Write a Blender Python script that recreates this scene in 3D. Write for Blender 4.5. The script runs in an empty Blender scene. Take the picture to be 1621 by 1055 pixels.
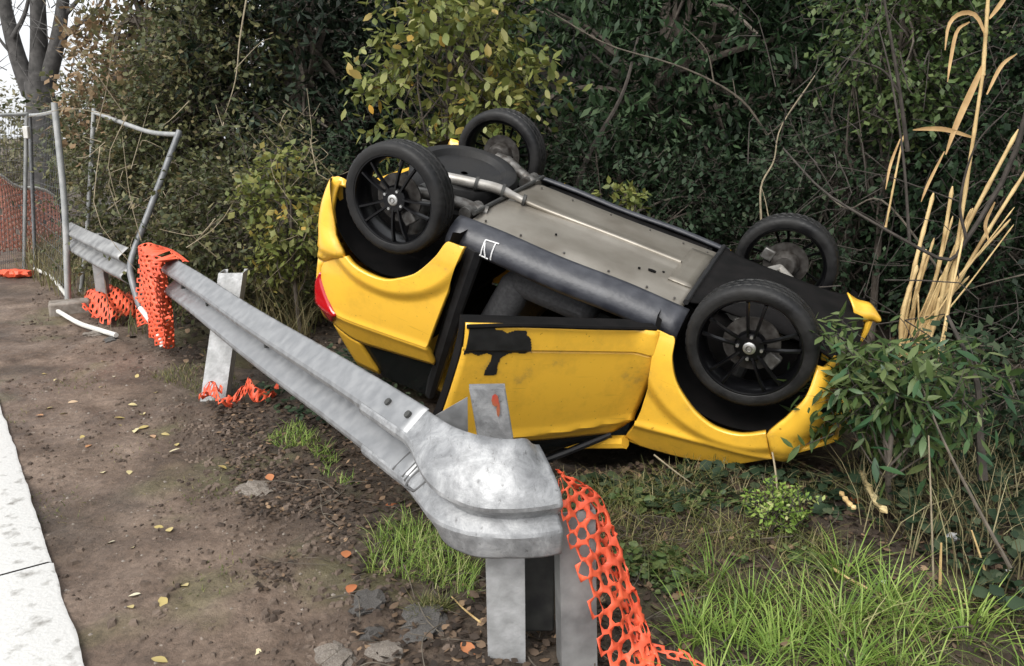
import bpy, bmesh, math, random
import numpy as np
from mathutils import Vector, Matrix
rad = math.radians
random.seed(5)
S = bpy.context.scene
COL = S.collection

# ------------------------------------------------------------------ camera, sky, sun, exposure
CAMH, PITCH, FPX, PW, PH = 1.6, rad(13.9), 1260.0, 1621.0, 1055.0
cam = bpy.data.objects.new('camera', bpy.data.cameras.new('camera'))
COL.objects.link(cam)
cam.location = (0, 0, CAMH)
cam.rotation_euler = (math.pi/2 - PITCH, 0, 0)
cam.data.sensor_width = 36.0
cam.data.lens = FPX/PW*36.0
cam.data.clip_start = 0.05
cam.data.clip_end = 3000
S.camera = cam

SUN_EL, SUN_AZ = rad(46), rad(-148)          # azimuth clockwise from +Y: behind the camera, over the road
world = bpy.data.worlds.new('World'); S.world = world
world.use_nodes = True
wn, wl = world.node_tree.nodes, world.node_tree.links
wn.clear()
w_out = wn.new('ShaderNodeOutputWorld'); w_bg = wn.new('ShaderNodeBackground')
w_sky = wn.new('ShaderNodeTexSky'); w_sky.sky_type = 'NISHITA'; w_sky.sun_disc = False
w_sky.sun_elevation = SUN_EL; w_sky.sun_rotation = SUN_AZ
w_sky.air_density = 1.0; w_sky.dust_density = 5.0; w_sky.ozone_density = 1.0
w_hs = wn.new('ShaderNodeHueSaturation'); w_hs.inputs['Saturation'].default_value = 0.22
wl.new(w_sky.outputs[0], w_hs.inputs['Color'])
w_mix = wn.new('ShaderNodeMix'); w_mix.data_type = 'RGBA'; w_mix.inputs['Factor'].default_value = .7      # even overcast layer over the sky
wl.new(w_hs.outputs[0], w_mix.inputs['A']); w_mix.inputs['B'].default_value = (4.5, 4.6, 4.75, 1)
wl.new(w_mix.outputs['Result'], w_bg.inputs['Color'])
w_bg.inputs['Strength'].default_value = 0.15
wl.new(w_bg.outputs[0], w_out.inputs['Surface'])
sl = bpy.data.lights.new('sun', 'SUN'); sl.energy = 1.45; sl.angle = rad(35); sl.color = (1.0, 0.97, 0.92)
sun = bpy.data.objects.new('sun', sl); COL.objects.link(sun)
sdir = Vector((math.sin(SUN_AZ)*math.cos(SUN_EL), math.cos(SUN_AZ)*math.cos(SUN_EL), math.sin(SUN_EL)))
sun.rotation_euler = sdir.to_track_quat('Z', 'Y').to_euler()
sun.location = (-6, -6, 9)
S.view_settings.view_transform = 'Standard'; S.view_settings.look = 'None'
S.view_settings.gamma = 1.0; S.view_settings.use_curve_mapping = False
S.view_settings.exposure = 0.95

# ------------------------------------------------------------------ pixel -> place
CM = np.array([[1, 0, 0], [0, math.sin(PITCH), math.cos(PITCH)], [0, -math.cos(PITCH), math.sin(PITCH)]]).T
CO = np.array([0, 0, CAMH])
def ray(u, v): return CM @ np.array([(u-PW/2)/FPX, (PH/2-v)/FPX, -1.0])
def at(u, v, Y):
    d = ray(u, v); return CO + d*(Y/d[1])
def onz(u, v, z=0.0):
    d = ray(u, v); return CO + d*((z-CAMH)/d[2])

# ------------------------------------------------------------------ mesh helpers
def tag(o, label=None, cat=None, group=None, kind=None):
    if label: o['label'] = label
    if cat: o['category'] = cat
    if group: o['group'] = group
    if kind: o['kind'] = kind
    return o
def link(name, me, m=None, parent=None):
    o = bpy.data.objects.new(name, me); COL.objects.link(o)
    if m is not None and me is not None: me.materials.append(m)
    if parent is not None: o.parent = parent
    return o
def thing(name, label, cat, loc=(0, 0, 0), group=None):
    o = bpy.data.objects.new(name, None); COL.objects.link(o); o.location = tuple(loc)
    o.empty_display_size = 0.1
    return tag(o, label, cat, group)
class MB:
    def __init__(s): s.v = []; s.f = []
    def add(s, v, f):
        b = len(s.v); s.v += [tuple(map(float, p)) for p in v]; s.f += [tuple(b+i for i in q) for q in f]
        return s
    def grid(s, P, closed=False):
        n = len(P); m = len(P[0]); fs = []
        for i in range(n-1):
            for j in range(m-1 + (1 if closed else 0)):
                j2 = (j+1) % m
                fs.append((i*m+j, i*m+j2, (i+1)*m+j2, (i+1)*m+j))
        return s.add([p for r in P for p in r], fs)
    def box(s, c, h, M=None):
        vs = [Vector((sx*h[0], sy*h[1], sz*h[2])) for sx in (-1, 1) for sy in (-1, 1) for sz in (-1, 1)]
        if M is not None: vs = [M @ v for v in vs]
        c = Vector(c)
        return s.add([v+c for v in vs], [(0,1,3,2), (4,6,7,5), (0,4,5,1), (2,3,7,6), (0,2,6,4), (1,5,7,3)])
    def tube(s, path, r, sides=8, cap=True):
        P = [Vector(p) for p in path]; n = len(P)
        R = [r]*n if isinstance(r, (int, float)) else list(r)
        rows = []; up = None
        for i in range(n):
            t = (P[min(i+1, n-1)]-P[max(i-1, 0)]).normalized()
            if up is None:
                up = t.cross(Vector((0.3, 0.2, 1))); 
                if up.length < 1e-3: up = t.cross(Vector((1, 0, 0)))
                up.normalize()
            up = (up - t*up.dot(t)).normalized(); sd = t.cross(up)
            rows.append([P[i]+(up*math.cos(a)+sd*math.sin(a))*R[i] for a in [2*math.pi*k/sides for k in range(sides)]])
        b = len(s.v); s.grid(rows, True)
        if cap:
            s.f.append(tuple(b+k for k in range(sides))[::-1]); e = b+(n-1)*sides
            s.f.append(tuple(e+k for k in range(sides)))
        return s
    def lathe_y(s, prof, seg=48, closed=True, rf=None):
        rows = []
        for k in range(seg):
            a = 2*math.pi*k/seg
            rows.append([((r+(rf(k, i) if rf else 0))*math.cos(a), y, (r+(rf(k, i) if rf else 0))*math.sin(a)) for i, (r, y) in enumerate(prof)])
        rows.append(rows[0]); b = len(s.v)
        n = len(prof); vs = [p for r in rows[:-1] for p in r]; fs = []
        for k in range(seg):
            k2 = (k+1) % seg
            for i in range(n-1): fs.append((k*n+i, k*n+i+1, k2*n+i+1, k2*n+i))
        return s.add(vs, fs)
    def obj(s, name, m, parent=None, smooth=True, angle=40, solid=None, bevel=None, fix=False):
        me = bpy.data.meshes.new(name); me.from_pydata(s.v, [], s.f); me.update()
        if parent is not None and parent.name.startswith('overturned_car') and solid:      # panels: skin outside, thickness inwards
            solid = abs(solid); c0 = Vector((.9, 0, .5)) if name not in ('floor_pan', 'sill') else Vector((.9, 0, .6))
            if sum(p.normal.dot(p.center-c0)*p.area for p in me.polygons) < 0: me.flip_normals()
        if fix:
            bm = bmesh.new(); bm.from_mesh(me); bmesh.ops.recalc_face_normals(bm, faces=bm.faces); bm.to_mesh(me); bm.free()
        if smooth:
            me.shade_smooth(); me.set_sharp_from_angle(angle=rad(angle))
        o = link(name, me, m, parent)
        if solid:
            md = o.modifiers.new('solid', 'SOLIDIFY'); md.thickness = abs(solid); md.offset = -1 if solid > 0 else 1
        if bevel:
            md = o.modifiers.new('bevel', 'BEVEL'); md.width = bevel; md.segments = 2; md.limit_method = 'ANGLE'
        return o
def np_mesh(name, V, F, m, parent=None, attr=None, smooth=False):
    V = np.asarray(V, np.float32).reshape(-1, 3); F = np.asarray(F, np.int32); k = F.shape[1]
    me = bpy.data.meshes.new(name)
    me.vertices.add(len(V)); me.vertices.foreach_set('co', V.ravel())
    me.loops.add(F.size); me.loops.foreach_set('vertex_index', F.ravel())
    me.polygons.add(len(F)); me.polygons.foreach_set('loop_start', np.arange(0, F.size, k, dtype=np.int32))
    if smooth: me.polygons.foreach_set('use_smooth', np.ones(len(F), bool))
    if attr is not None:
        for an, av in (attr.items() if isinstance(attr, dict) else [('rnd', attr)]):
            a = me.attributes.new(an, 'FLOAT', 'POINT'); a.data.foreach_set('value', np.asarray(av, np.float32).ravel())
    me.update(calc_edges=True)
    return link(name, me, m, parent)
def spline(pts, n):
    P = np.asarray(pts, float); k = len(P); out = []
    Q = np.vstack([2*P[0]-P[1], P, 2*P[-1]-P[-2]])
    for t in np.linspace(0, k-1-1e-9, n):
        i = int(t); u = t-i; a, b, c, d = Q[i], Q[i+1], Q[i+2], Q[i+3]
        out.append(.5*((2*b)+(-a+c)*u+(2*a-5*b+4*c-d)*u*u+(-a+3*b-3*c+d)*u**3))
    return np.array(out)
def resample(pts, n, smooth=True):
    P = spline(pts, len(pts)*8) if smooth and len(pts) > 2 else np.asarray(pts, float)
    s = np.concatenate([[0], np.cumsum(np.linalg.norm(np.diff(P, axis=0), axis=1))])
    t = np.linspace(0, s[-1], n)
    return np.stack([np.interp(t, s, P[:, k]) for k in range(P.shape[1])], 1)
def sstep(a, b, x):
    t = np.clip((x-a)/(b-a), 0, 1); return t*t*(3-2*t)
_rl = np.random.default_rng(77).random((256, 256))
def vnoise(x, y):
    x = np.asarray(x, float); y = np.asarray(y, float)
    xi = np.floor(x).astype(int); yi = np.floor(y).astype(int); fx = x-xi; fy = y-yi
    fx = fx*fx*(3-2*fx); fy = fy*fy*(3-2*fy); g = lambda i, j: _rl[i & 255, j & 255]
    return (g(xi, yi)*(1-fx)+g(xi+1, yi)*fx)*(1-fy)+(g(xi, yi+1)*(1-fx)+g(xi+1, yi+1)*fx)*fy
def fbm(x, y, o=4):
    s = 0; a = 1; t = 0
    for k in range(o): s = s+a*vnoise(x*2**k+k*17.3, y*2**k+k*9.1); t += a; a *= .5
    return s/t

# ------------------------------------------------------------------ materials
def newmat(name):
    m = bpy.data.materials.new(name); m.use_nodes = True; nt = m.node_tree
    return m, nt.nodes, nt.links, nt.nodes['Principled BSDF']
def ramp_node(n, stops):
    r = n.new('ShaderNodeValToRGB'); e = r.color_ramp.elements
    while len(e) < len(stops): e.new(0.5)
    for k, (p, c) in enumerate(stops): e[k].position = p; e[k].color = (*c, 1)
    return r
def mat(name, c1, c2=None, scale=6, rough=.5, metal=0, bump=0, bscale=40, coat=0, spec=.5, detail=6, lo=.35, hi=.65, r2=None):
    m, n, l, b = newmat(name)
    b.inputs['Roughness'].default_value = rough; b.inputs['Metallic'].default_value = metal
    b.inputs['Specular IOR Level'].default_value = spec
    if coat: b.inputs['Coat Weight'].default_value = coat; b.inputs['Coat Roughness'].default_value = .06
    tc = n.new('ShaderNodeTexCoord')
    if c2 is None: b.inputs['Base Color'].default_value = (*c1, 1)
    else:
        t = n.new('ShaderNodeTexNoise'); t.inputs['Scale'].default_value = scale; t.inputs['Detail'].default_value = detail
        l.new(tc.outputs['Object'], t.inputs['Vector'])
        r = ramp_node(n, [(lo, c1), (hi, c2)]); l.new(t.outputs['Fac'], r.inputs['Fac']); l.new(r.outputs['Color'], b.inputs['Base Color'])
        if r2 is not None:
            mr = n.new('ShaderNodeMapRange'); mr.inputs['From Min'].default_value = lo; mr.inputs['From Max'].default_value = hi
            mr.inputs['To Min'].default_value = rough; mr.inputs['To Max'].default_value = r2
            l.new(t.outputs['Fac'], mr.inputs['Value']); l.new(mr.outputs['Result'], b.inputs['Roughness'])
    if bump:
        t2 = n.new('ShaderNodeTexNoise'); t2.inputs['Scale'].default_value = bscale; t2.inputs['Detail'].default_value = 5
        l.new(tc.outputs['Object'], t2.inputs['Vector'])
        bp = n.new('ShaderNodeBump'); bp.inputs['Strength'].default_value = bump; bp.inputs['Distance'].default_value = .01
        l.new(t2.outputs['Fac'], bp.inputs['Height']); l.new(bp.outputs['Normal'], b.inputs['Normal'])
    return m
def leafmat(name, stops, rough=.45, trans=.3, spec=.4, by_object=False):
    m, n, l, b = newmat(name)
    if by_object:
        a = n.new('ShaderNodeObjectInfo'); fac = a.outputs['Random']
    else:
        a = n.new('ShaderNodeAttribute'); a.attribute_name = 'rnd'; fac = a.outputs['Fac']
    r = ramp_node(n, stops); l.new(fac, r.inputs['Fac'])
    l.new(r.outputs['Color'], b.inputs['Base Color']); b.inputs['Roughness'].default_value = rough
    b.inputs['Specular IOR Level'].default_value = spec
    tr = n.new('ShaderNodeBsdfTranslucent'); l.new(r.outputs['Color'], tr.inputs['Color'])
    mx = n.new('ShaderNodeMixShader'); mx.inputs['Fac'].default_value = trans
    l.new(b.outputs[0], mx.inputs[1]); l.new(tr.outputs[0], mx.inputs[2])
    l.new(mx.outputs[0], n['Material Output'].inputs['Surface'])
    return m
M = {}
def paint(name, base, dirt):
    m, n, l, b = newmat(name)
    tc = n.new('ShaderNodeTexCoord')
    t = n.new('ShaderNodeTexNoise'); t.inputs['Scale'].default_value = 5; t.inputs['Detail'].default_value = 8; t.inputs['Roughness'].default_value = .7
    l.new(tc.outputs['Object'], t.inputs['Vector'])
    r = ramp_node(n, [(.46, base), (.60, tuple(.88*x for x in base)), (.74, dirt)]); l.new(t.outputs['Fac'], r.inputs['Fac'])
    l.new(r.outputs['Color'], b.inputs['Base Color'])
    mr = n.new('ShaderNodeMapRange'); mr.inputs['From Min'].default_value = .4; mr.inputs['From Max'].default_value = .75
    mr.inputs['To Min'].default_value = .3; mr.inputs['To Max'].default_value = .6
    l.new(t.outputs['Fac'], mr.inputs['Value']); l.new(mr.outputs['Result'], b.inputs['Roughness'])
    mp = n.new('ShaderNodeMapping'); mp.inputs['Rotation'].default_value = (0, .5, 0); mp.inputs['Scale'].default_value = (3, 8, 90); l.new(tc.outputs['Object'], mp.inputs['Vector'])
    t2 = n.new('ShaderNodeTexNoise'); t2.inputs['Scale'].default_value = 1.3; t2.inputs['Detail'].default_value = 4; l.new(mp.outputs['Vector'], t2.inputs['Vector'])
    sc = ramp_node(n, [(.68, (1, 1, 1)), (.74, (.62, .58, .5))]); l.new(t2.outputs['Fac'], sc.inputs['Fac'])
    sp = n.new('ShaderNodeTexNoise'); sp.inputs['Scale'].default_value = 55; sp.inputs['Detail'].default_value = 2; l.new(tc.outputs['Object'], sp.inputs['Vector'])
    spr = ramp_node(n, [(.70, (1, 1, 1)), (.76, (.45, .38, .28))]); l.new(sp.outputs['Fac'], spr.inputs['Fac'])
    cur = r.outputs['Color']
    for q, f in ((sc, .55), (spr, .8)):
        mx = n.new('ShaderNodeMix'); mx.data_type = 'RGBA'; mx.blend_type = 'MULTIPLY'; mx.inputs['Factor'].default_value = f
        l.new(cur, mx.inputs['A']); l.new(q.outputs['Color'], mx.inputs['B']); cur = mx.outputs['Result']
    l.new(cur, b.inputs['Base Color'])
    b.inputs['Coat Weight'].default_value = .5; b.inputs['Coat Roughness'].default_value = .12
    return m
M['yellow'] = paint('yellow_paint', (.84, .48, .045), (.40, .24, .06))
M['black'] = mat('black_plastic', (.008, .008, .009), (.018, .018, .019), 20, .5, bump=.1)
M['matte'] = mat('matte_black', (.004, .004, .004), (.009, .008, .008), 9, .85, spec=.12)
M['gloss'] = mat('gloss_black_rim', (.002, .002, .0025), rough=.28, spec=.35, coat=.1)
M['rubber'] = mat('tyre_rubber', (.004, .004, .0045), (.011, .0105, .010), 9, .42, spec=.4, r2=.7, bump=.15, bscale=60)
M['silver'] = mat('bare_silver', (.62, .62, .6), rough=.3, metal=.9)
M['pipe'] = mat('dull_aluminium_pipe', (.42, .405, .38), (.28, .265, .24), 12, .45, metal=.5)
M['steel'] = mat('dull_steel', (.20, .195, .185), (.07, .062, .055), 25, .5, metal=.7)
M['rusty'] = mat('rusty_steel', (.022, .018, .015), (.07, .065, .06), 30, .6, metal=.4)
M['floorpan'] = mat('pale_floor_pan', (.30, .275, .235), (.15, .132, .105), 3.0, .36, metal=.55, bump=.1, bscale=10, lo=.40, hi=.75, detail=9, r2=.5)
M['sill'] = mat('dark_sill_plastic', (.018, .0195, .026), (.04, .042, .05), 14, .42, bump=.15, bscale=50)
M['taillight'] = mat('red_lens', (.45, .006, .01), rough=.12, coat=.6)
M['glass'] = mat('dark_glass', (.012, .014, .014), rough=.2, spec=.2)
M['seat'] = mat('grey_seat_cloth', (.03, .03, .032), (.05, .05, .052), 60, .9)
M['white'] = mat('white_scrape', (.7, .7, .7), rough=.7)
M['galv'] = mat('galvanised_steel', (.235, .24, .245), (.315, .32, .325), 18, .36, metal=.6, bump=.05, bscale=35, detail=9, r2=.55)
M['galv_dull'] = mat('weathered_galvanised_steel', (.17, .17, .17), (.33, .33, .325), 9, .5, metal=.4, bump=.15, bscale=30, detail=9)
M['galv_worn'] = mat('scuffed_galvanised_steel', (.25, .255, .26), (.62, .63, .64), 9, .4, metal=.35, bump=.4, bscale=14, detail=10, r2=.55)
def worn_metal():
    m, n, l, b = newmat('battered_galvanised_steel'); tc = n.new('ShaderNodeTexCoord')
    def noise(sc, det, ro, dist=0, vec=None):
        t = n.new('ShaderNodeTexNoise'); t.inputs['Scale'].default_value = sc; t.inputs['Detail'].default_value = det; t.inputs['Roughness'].default_value = ro; t.inputs['Distortion'].default_value = dist
        l.new(vec or tc.outputs['Object'], t.inputs['Vector']); return t
    big = ramp_node(n, [(.32, (.15, .153, .158)), (.5, (.255, .26, .265)), (.68, (.40, .405, .41))]); l.new(noise(13, 12, .72, .6).outputs['Fac'], big.inputs['Fac'])
    mp = n.new('ShaderNodeMapping'); mp.inputs['Rotation'].default_value = (.3, .5, .9); mp.inputs['Scale'].default_value = (60, 5, 40); l.new(tc.outputs['Object'], mp.inputs['Vector'])
    sc = ramp_node(n, [(.60, (1, 1, 1)), (.70, (.35, .34, .33))]); l.new(noise(1.2, 6, .7, 0, mp.outputs['Vector']).outputs['Fac'], sc.inputs['Fac'])
    pit = ramp_node(n, [(.66, (1, 1, 1)), (.74, (.28, .27, .26))]); l.new(noise(42, 4, .6).outputs['Fac'], pit.inputs['Fac'])
    def mul(a, c):
        x = n.new('ShaderNodeMix'); x.data_type = 'RGBA'; x.blend_type = 'MULTIPLY'; x.inputs['Factor'].default_value = .8; l.new(a, x.inputs['A']); l.new(c, x.inputs['B']); return x.outputs['Result']
    l.new(mul(mul(big.outputs['Color'], sc.outputs['Color']), pit.outputs['Color']), b.inputs['Base Color'])
    b.inputs['Metallic'].default_value = .35
    rr = ramp_node(n, [(.35, (.32, .32, .32)), (.65, (.62, .62, .62))]); l.new(noise(17, 8, .7).outputs['Fac'], rr.inputs['Fac']); l.new(rr.outputs['Color'], b.inputs['Roughness'])
    bp = n.new('ShaderNodeBump'); bp.inputs['Strength'].default_value = .35; bp.inputs['Distance'].default_value = .006; l.new(noise(30, 10, .75).outputs['Fac'], bp.inputs['Height']); l.new(bp.outputs['Normal'], b.inputs['Normal'])
    return m
M['galv_worn'] = worn_metal()
M['post_steel'] = mat('blotched_post_steel', (.30, .305, .305), (.44, .445, .45), 16, .5, metal=.3, bump=.2, bscale=60, detail=8, lo=.38, hi=.64)
M['darkmetal'] = mat('dark_bracket', (.03, .03, .03), (.06, .06, .055), 15, .6, metal=.3)
M['stamp'] = mat('stamped_mark', (.07, .07, .07), rough=.6)
M['rust'] = mat('rust_spot', (.35, .02, .015), (.25, .08, .03), 30, .8)
M['orange'] = mat('orange_plastic_net', (.78, .115, .045), (.60, .08, .035), 10, .55)
M['orange_hazed'] = mat('hazed_orange_net', (.86, .40, .30), (.74, .32, .24), 12, .8)  # net orange paled to paint in haze over the distance
M['tube'] = mat('fence_tube', (.27, .28, .275), (.40, .40, .39), 9, .5, metal=.3)
M['tube_dark'] = mat('fence_tube_grimy', (.11, .115, .12), (.20, .205, .21), 9, .5, metal=.3)
M['whitetube'] = mat('white_plastic_pipe', (.75, .74, .7), (.55, .54, .5), 10, .5)
M['bark'] = mat('bark', (.06, .048, .038), (.13, .11, .09), 14, .9, bump=.6, bscale=30)
M['bark_grey'] = mat('grey_bark', (.04, .038, .036), (.085, .08, .076), 9, .9, bump=.6, bscale=20)
M['twig'] = mat('twig', (.06, .05, .038), (.12, .10, .075), 20, .85)
M['twig_dark'] = mat('dark_twig', (.03, .025, .02), (.06, .05, .042), 20, .9)
M['twig_pale'] = mat('pale_dead_twig', (.20, .165, .11), (.32, .27, .18), 20, .8)
M['cane'] = mat('dry_cane', (.34, .22, .09), (.62, .45, .21), 9, .6, detail=10, lo=.3, hi=.6, bump=.2, bscale=50)
M['caneleaf'] = mat('dry_cane_leaf', (.36, .22, .09), (.56, .38, .18), 10, .6)
M['stone'] = mat('asphalt_lump', (.06, .057, .054), (.14, .13, .12), 18, .9, bump=.8, bscale=45)
M['stone_pale'] = mat('muddy_stone', (.15, .125, .10), (.26, .23, .2), 12, .9, bump=.7, bscale=40)
M['clod'] = mat('mud_clod', (.05, .035, .026), (.15, .112, .086), 6, .95, bump=.4, bscale=60)
M['litter'] = mat('white_litter', (.75, .76, .78), rough=.5)
M['wood'] = mat('fresh_split_wood', (.72, .60, .33), (.55, .42, .2), 12, .7)

M['lf_dark'] = leafmat('leaf_evergreen_dark', [(0, (.006, .014, .007)), (.4, (.014, .030, .013)), (.75, (.032, .062, .026)), (1, (.07, .11, .05))], .55, .15, .22)
M['lf_shaded'] = leafmat('leaf_evergreen_shaded', [(0, (.006, .011, .007)), (.5, (.012, .022, .012)), (.85, (.022, .038, .02)), (1, (.05, .06, .035))], .55, .1, .25)  # evergreen leaf colour darkened to stand in for shade
M['lf_olive'] = leafmat('leaf_olive', [(0, (.03, .042, .016)), (.45, (.08, .092, .036)), (.8, (.15, .145, .06)), (1, (.23, .18, .09))], .55, .25)
M['lf_yellow'] = leafmat('leaf_yellow_green', [(0, (.08, .11, .026)), (.5, (.17, .195, .05)), (.85, (.27, .265, .08)), (1, (.44, .29, .06))], .5, .35)
M['lf_yellow_one'] = leafmat('leaf_yellow_green_single', [(0, (.09, .12, .028)), (.4, (.18, .21, .055)), (.8, (.30, .31, .10)), (.9, (.45, .43, .20)), (1, (.55, .31, .04))], .48, .35, by_object=True)
M['lf_light'] = leafmat('leaf_light_green', [(0, (.03, .06, .018)), (.5, (.075, .12, .035)), (1, (.15, .19, .07))], .5, .3)
M['lf_brown'] = leafmat('leaf_withered_brown', [(0, (.10, .12, .05)), (.35, (.15, .14, .07)), (.6, (.21, .14, .08)), (.85, (.30, .20, .11)), (1, (.36, .26, .15))], .75, .25)
M['lf_hazed'] = leafmat('leaf_hazed_scrub', [(0, (.09, .085, .05)), (.5, (.17, .165, .09)), (1, (.30, .27, .17))], .7, .3)  # scrub leaves lightened, haze put into their colour
M['lf_laurel'] = leafmat('leaf_laurel', [(0, (.025, .065, .028)), (.6, (.055, .115, .045)), (.9, (.10, .16, .065)), (1, (.17, .2, .09))], .4, .2, .35, by_object=True)
M['lf_ivy'] = leafmat('leaf_ivy', [(0, (.012, .025, .013)), (.6, (.028, .05, .025)), (1, (.07, .09, .05))], .6, .15, .2)
M['lf_litter'] = leafmat('leaf_litter', [(0, (.02, .014, .010)), (.5, (.05, .034, .024)), (.8, (.09, .062, .042)), (.95, (.16, .105, .065)), (1, (.30, .20, .12))], .8, .1)
M['grass'] = leafmat('grass_green', [(0, (.08, .15, .025)), (.5, (.21, .33, .06)), (.8, (.34, .44, .11)), (1, (.52, .50, .25))], .5, .35)
M['grass_dry'] = leafmat('grass_dry', [(0, (.10, .085, .04)), (.5, (.21, .18, .09)), (.85, (.33, .29, .16)), (1, (.14, .16, .05))], .65, .25)
M['grass_mix'] = leafmat('grass_mixed', [(0, (.06, .07, .022)), (.5, (.11, .13, .035)), (.8, (.20, .19, .07)), (1, (.32, .26, .13))], .6, .3)
M['fallen'] = leafmat('fallen_leaf_yellow', [(0, (.42, .33, .12)), (.4, (.55, .47, .25)), (.75, (.62, .57, .42)), (1, (.40, .19, .08))], .65, .1, by_object=True)
M['fallen_red'] = leafmat('fallen_leaf_russet', [(0, (.40, .13, .05)), (1, (.48, .22, .10))], .7, .1, by_object=True)

def ground_material():
    m, n, l, b = newmat('verge_earth')
    tc = n.new('ShaderNodeTexCoord')
    def noise(sc, det=8, ro=.6):
        t = n.new('ShaderNodeTexNoise'); t.inputs['Scale'].default_value = sc; t.inputs['Detail'].default_value = det; t.inputs['Roughness'].default_value = ro
        l.new(tc.outputs['Object'], t.inputs['Vector']); return t
    def attr(a):
        x = n.new('ShaderNodeAttribute'); x.attribute_name = a; return x
    def mix(f, a, c):
        x = n.new('ShaderNodeMix'); x.data_type = 'RGBA'; l.new(f, x.inputs['Factor']); l.new(a, x.inputs['A']); l.new(c, x.inputs['B']); return x.outputs['Result']
    mud = ramp_node(n, [(.3, (.055, .036, .025)), (.48, (.135, .095, .070)), (.68, (.225, .168, .130))]); l.new(noise(2.6, 10, .68).outputs['Fac'], mud.inputs['Fac'])
    soil = ramp_node(n, [(.3, (.022, .016, .012)), (.55, (.055, .040, .028)), (.75, (.10, .075, .05))]); l.new(noise(7, 10, .7).outputs['Fac'], soil.inputs['Fac'])
    moss = ramp_node(n, [(.3, (.07, .075, .03)), (.7, (.15, .155, .055))]); l.new(noise(11).outputs['Fac'], moss.inputs['Fac'])
    c = mix(attr('soil').outputs['Fac'], mud.outputs['Color'], soil.outputs['Color'])
    c = mix(attr('moss').outputs['Fac'], c, moss.outputs['Color'])
    sp = ramp_node(n, [(.69, (0, 0, 0)), (.75, (1, 1, 1))]); l.new(noise(38, 3, .5).outputs['Fac'], sp.inputs['Fac'])
    pale = n.new('ShaderNodeRGB'); pale.outputs[0].default_value = (.26, .22, .185, 1)
    c = mix(sp.outputs['Color'], c, pale.outputs[0])
    fine = ramp_node(n, [(.35, (.55, .53, .5)), (.62, (1.15, 1.13, 1.1))]); l.new(noise(34, 8, .75).outputs['Fac'], fine.inputs['Fac'])
    mm = n.new('ShaderNodeMix'); mm.data_type = 'RGBA'; mm.blend_type = 'MULTIPLY'; mm.inputs['Factor'].default_value = .85; l.new(c, mm.inputs['A']); l.new(fine.outputs['Color'], mm.inputs['B']); c = mm.outputs['Result']
    l.new(c, b.inputs['Base Color'])
    wet = ramp_node(n, [(.35, (.5, .5, .5)), (.6, (.9, .9, .9))]); l.new(noise(1.7).outputs['Fac'], wet.inputs['Fac']); l.new(wet.outputs['Color'], b.inputs['Roughness'])
    bp = n.new('ShaderNodeBump'); bp.inputs['Strength'].default_value = .75; bp.inputs['Distance'].default_value = .025
    l.new(noise(26, 10, .7).outputs['Fac'], bp.inputs['Height']); l.new(bp.outputs['Normal'], b.inputs['Normal'])
    return m
M['ground'] = ground_material()
M['concrete'] = mat('bleached_concrete', (.58, .575, .555), (.24, .23, .21), 16, .85, bump=.3, bscale=70, lo=.57, hi=.74, detail=10)
M['asphalt'] = mat('worn_asphalt', (.20, .20, .21), (.28, .28, .285), 20, .85, bump=.4, bscale=90)

# ------------------------------------------------------------------ lie of the land
P0 = np.array([-.24, 2.35]); RD = np.array([-.553, .833]); RD /= np.linalg.norm(RD); RN = np.array([RD[1], -RD[0]])
EA = onz(135, 1055)[:2]; EB = onz(0, 640)[:2]; ED = (EB-EA)/np.linalg.norm(EB-EA); EN = np.array([-ED[1], ED[0]])
def sdist(x, y): return (x-P0[0])*RN[0]+(y-P0[1])*RN[1]
def gz_smooth(x, y):
    x = np.asarray(x, float); y = np.asarray(y, float); s = sdist(x, y)
    z = 0.0*x
    z = z+.06*np.exp(-(((x-1.15)/.7)**2+((y-3.45)/.35)**2))              # bank the front wing rests on
    z = z-.16*np.exp(-(((x-.45)/.75)**2+((y-4.35)/.55)**2))              # hollow under the roof
    z = z+.16*np.exp(-(((x+.75)/.6)**2+((y-4.9)/.6)**2))
    z = z-.05*sstep(0, .5, s)*np.exp(-((s-.6)/.6)**2)*sstep(4.0, 2.6, y)
    added_bank = sstep(8.8, 17.0, y+.25*x)*sstep(-4.6, -2.0, x+.20*(y-8))*6.0  # rise added behind the trees to block sky showing through
    bank2 = sstep(4.6, 8.0, x-.0*y)*2.0
    return z+added_bank+bank2*sstep(1, 4, y)
def gz(x, y):
    x = np.asarray(x, float); y = np.asarray(y, float); s = sdist(x, y)
    rough = .035*sstep(-.5, .5, s)+.02
    near = sstep(40, 14, np.hypot(x, y))
    e = sstep(.0, .12, (x-EA[0])*EN[0]+(y-EA[1])*EN[1])*sstep(8.4, 8.0, (x-EA[0])*EN[0]+(y-EA[1])*EN[1])
    return gz_smooth(x, y)-.10*e+near*(rough*(fbm(x*2.3, y*2.3)-.5)*2+.016*(np.abs(fbm(x*4.5+3, y*4.5, 3)-.5)*4-.5)*sstep(.4, -.3, s)+.03*(fbm(x*8, y*8, 4)-.5)*(.6+sstep(-.9, .2, s)))
def gz1(x, y): return float(gz(x, y))
def axis(lo, hi, step, far):
    c = list(np.arange(lo, hi+1e-6, step)); st = step; a = hi
    while a < far: st *= 1.22; a += st; c.append(a)
    st = step; a = lo; pre = []
    while a > -far: st *= 1.22; a -= st; pre.append(a)
    return np.array(pre[::-1]+c)
gx = axis(-5.2, 4.2, .032, 500); gy = axis(.9, 7.2, .032, 500)
XX, YY = np.meshgrid(gx, gy)
ZZ = gz(XX, YY)
ss = sdist(XX, YY)
soil = np.clip(sstep(-.55, .15, ss+.5*(fbm(XX*1.4+5, YY*1.4)-.5)), 0, 1)
soil = np.maximum(soil, .75*sstep(.56, .72, fbm(XX*1.1+40, YY*1.1+3)))
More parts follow.
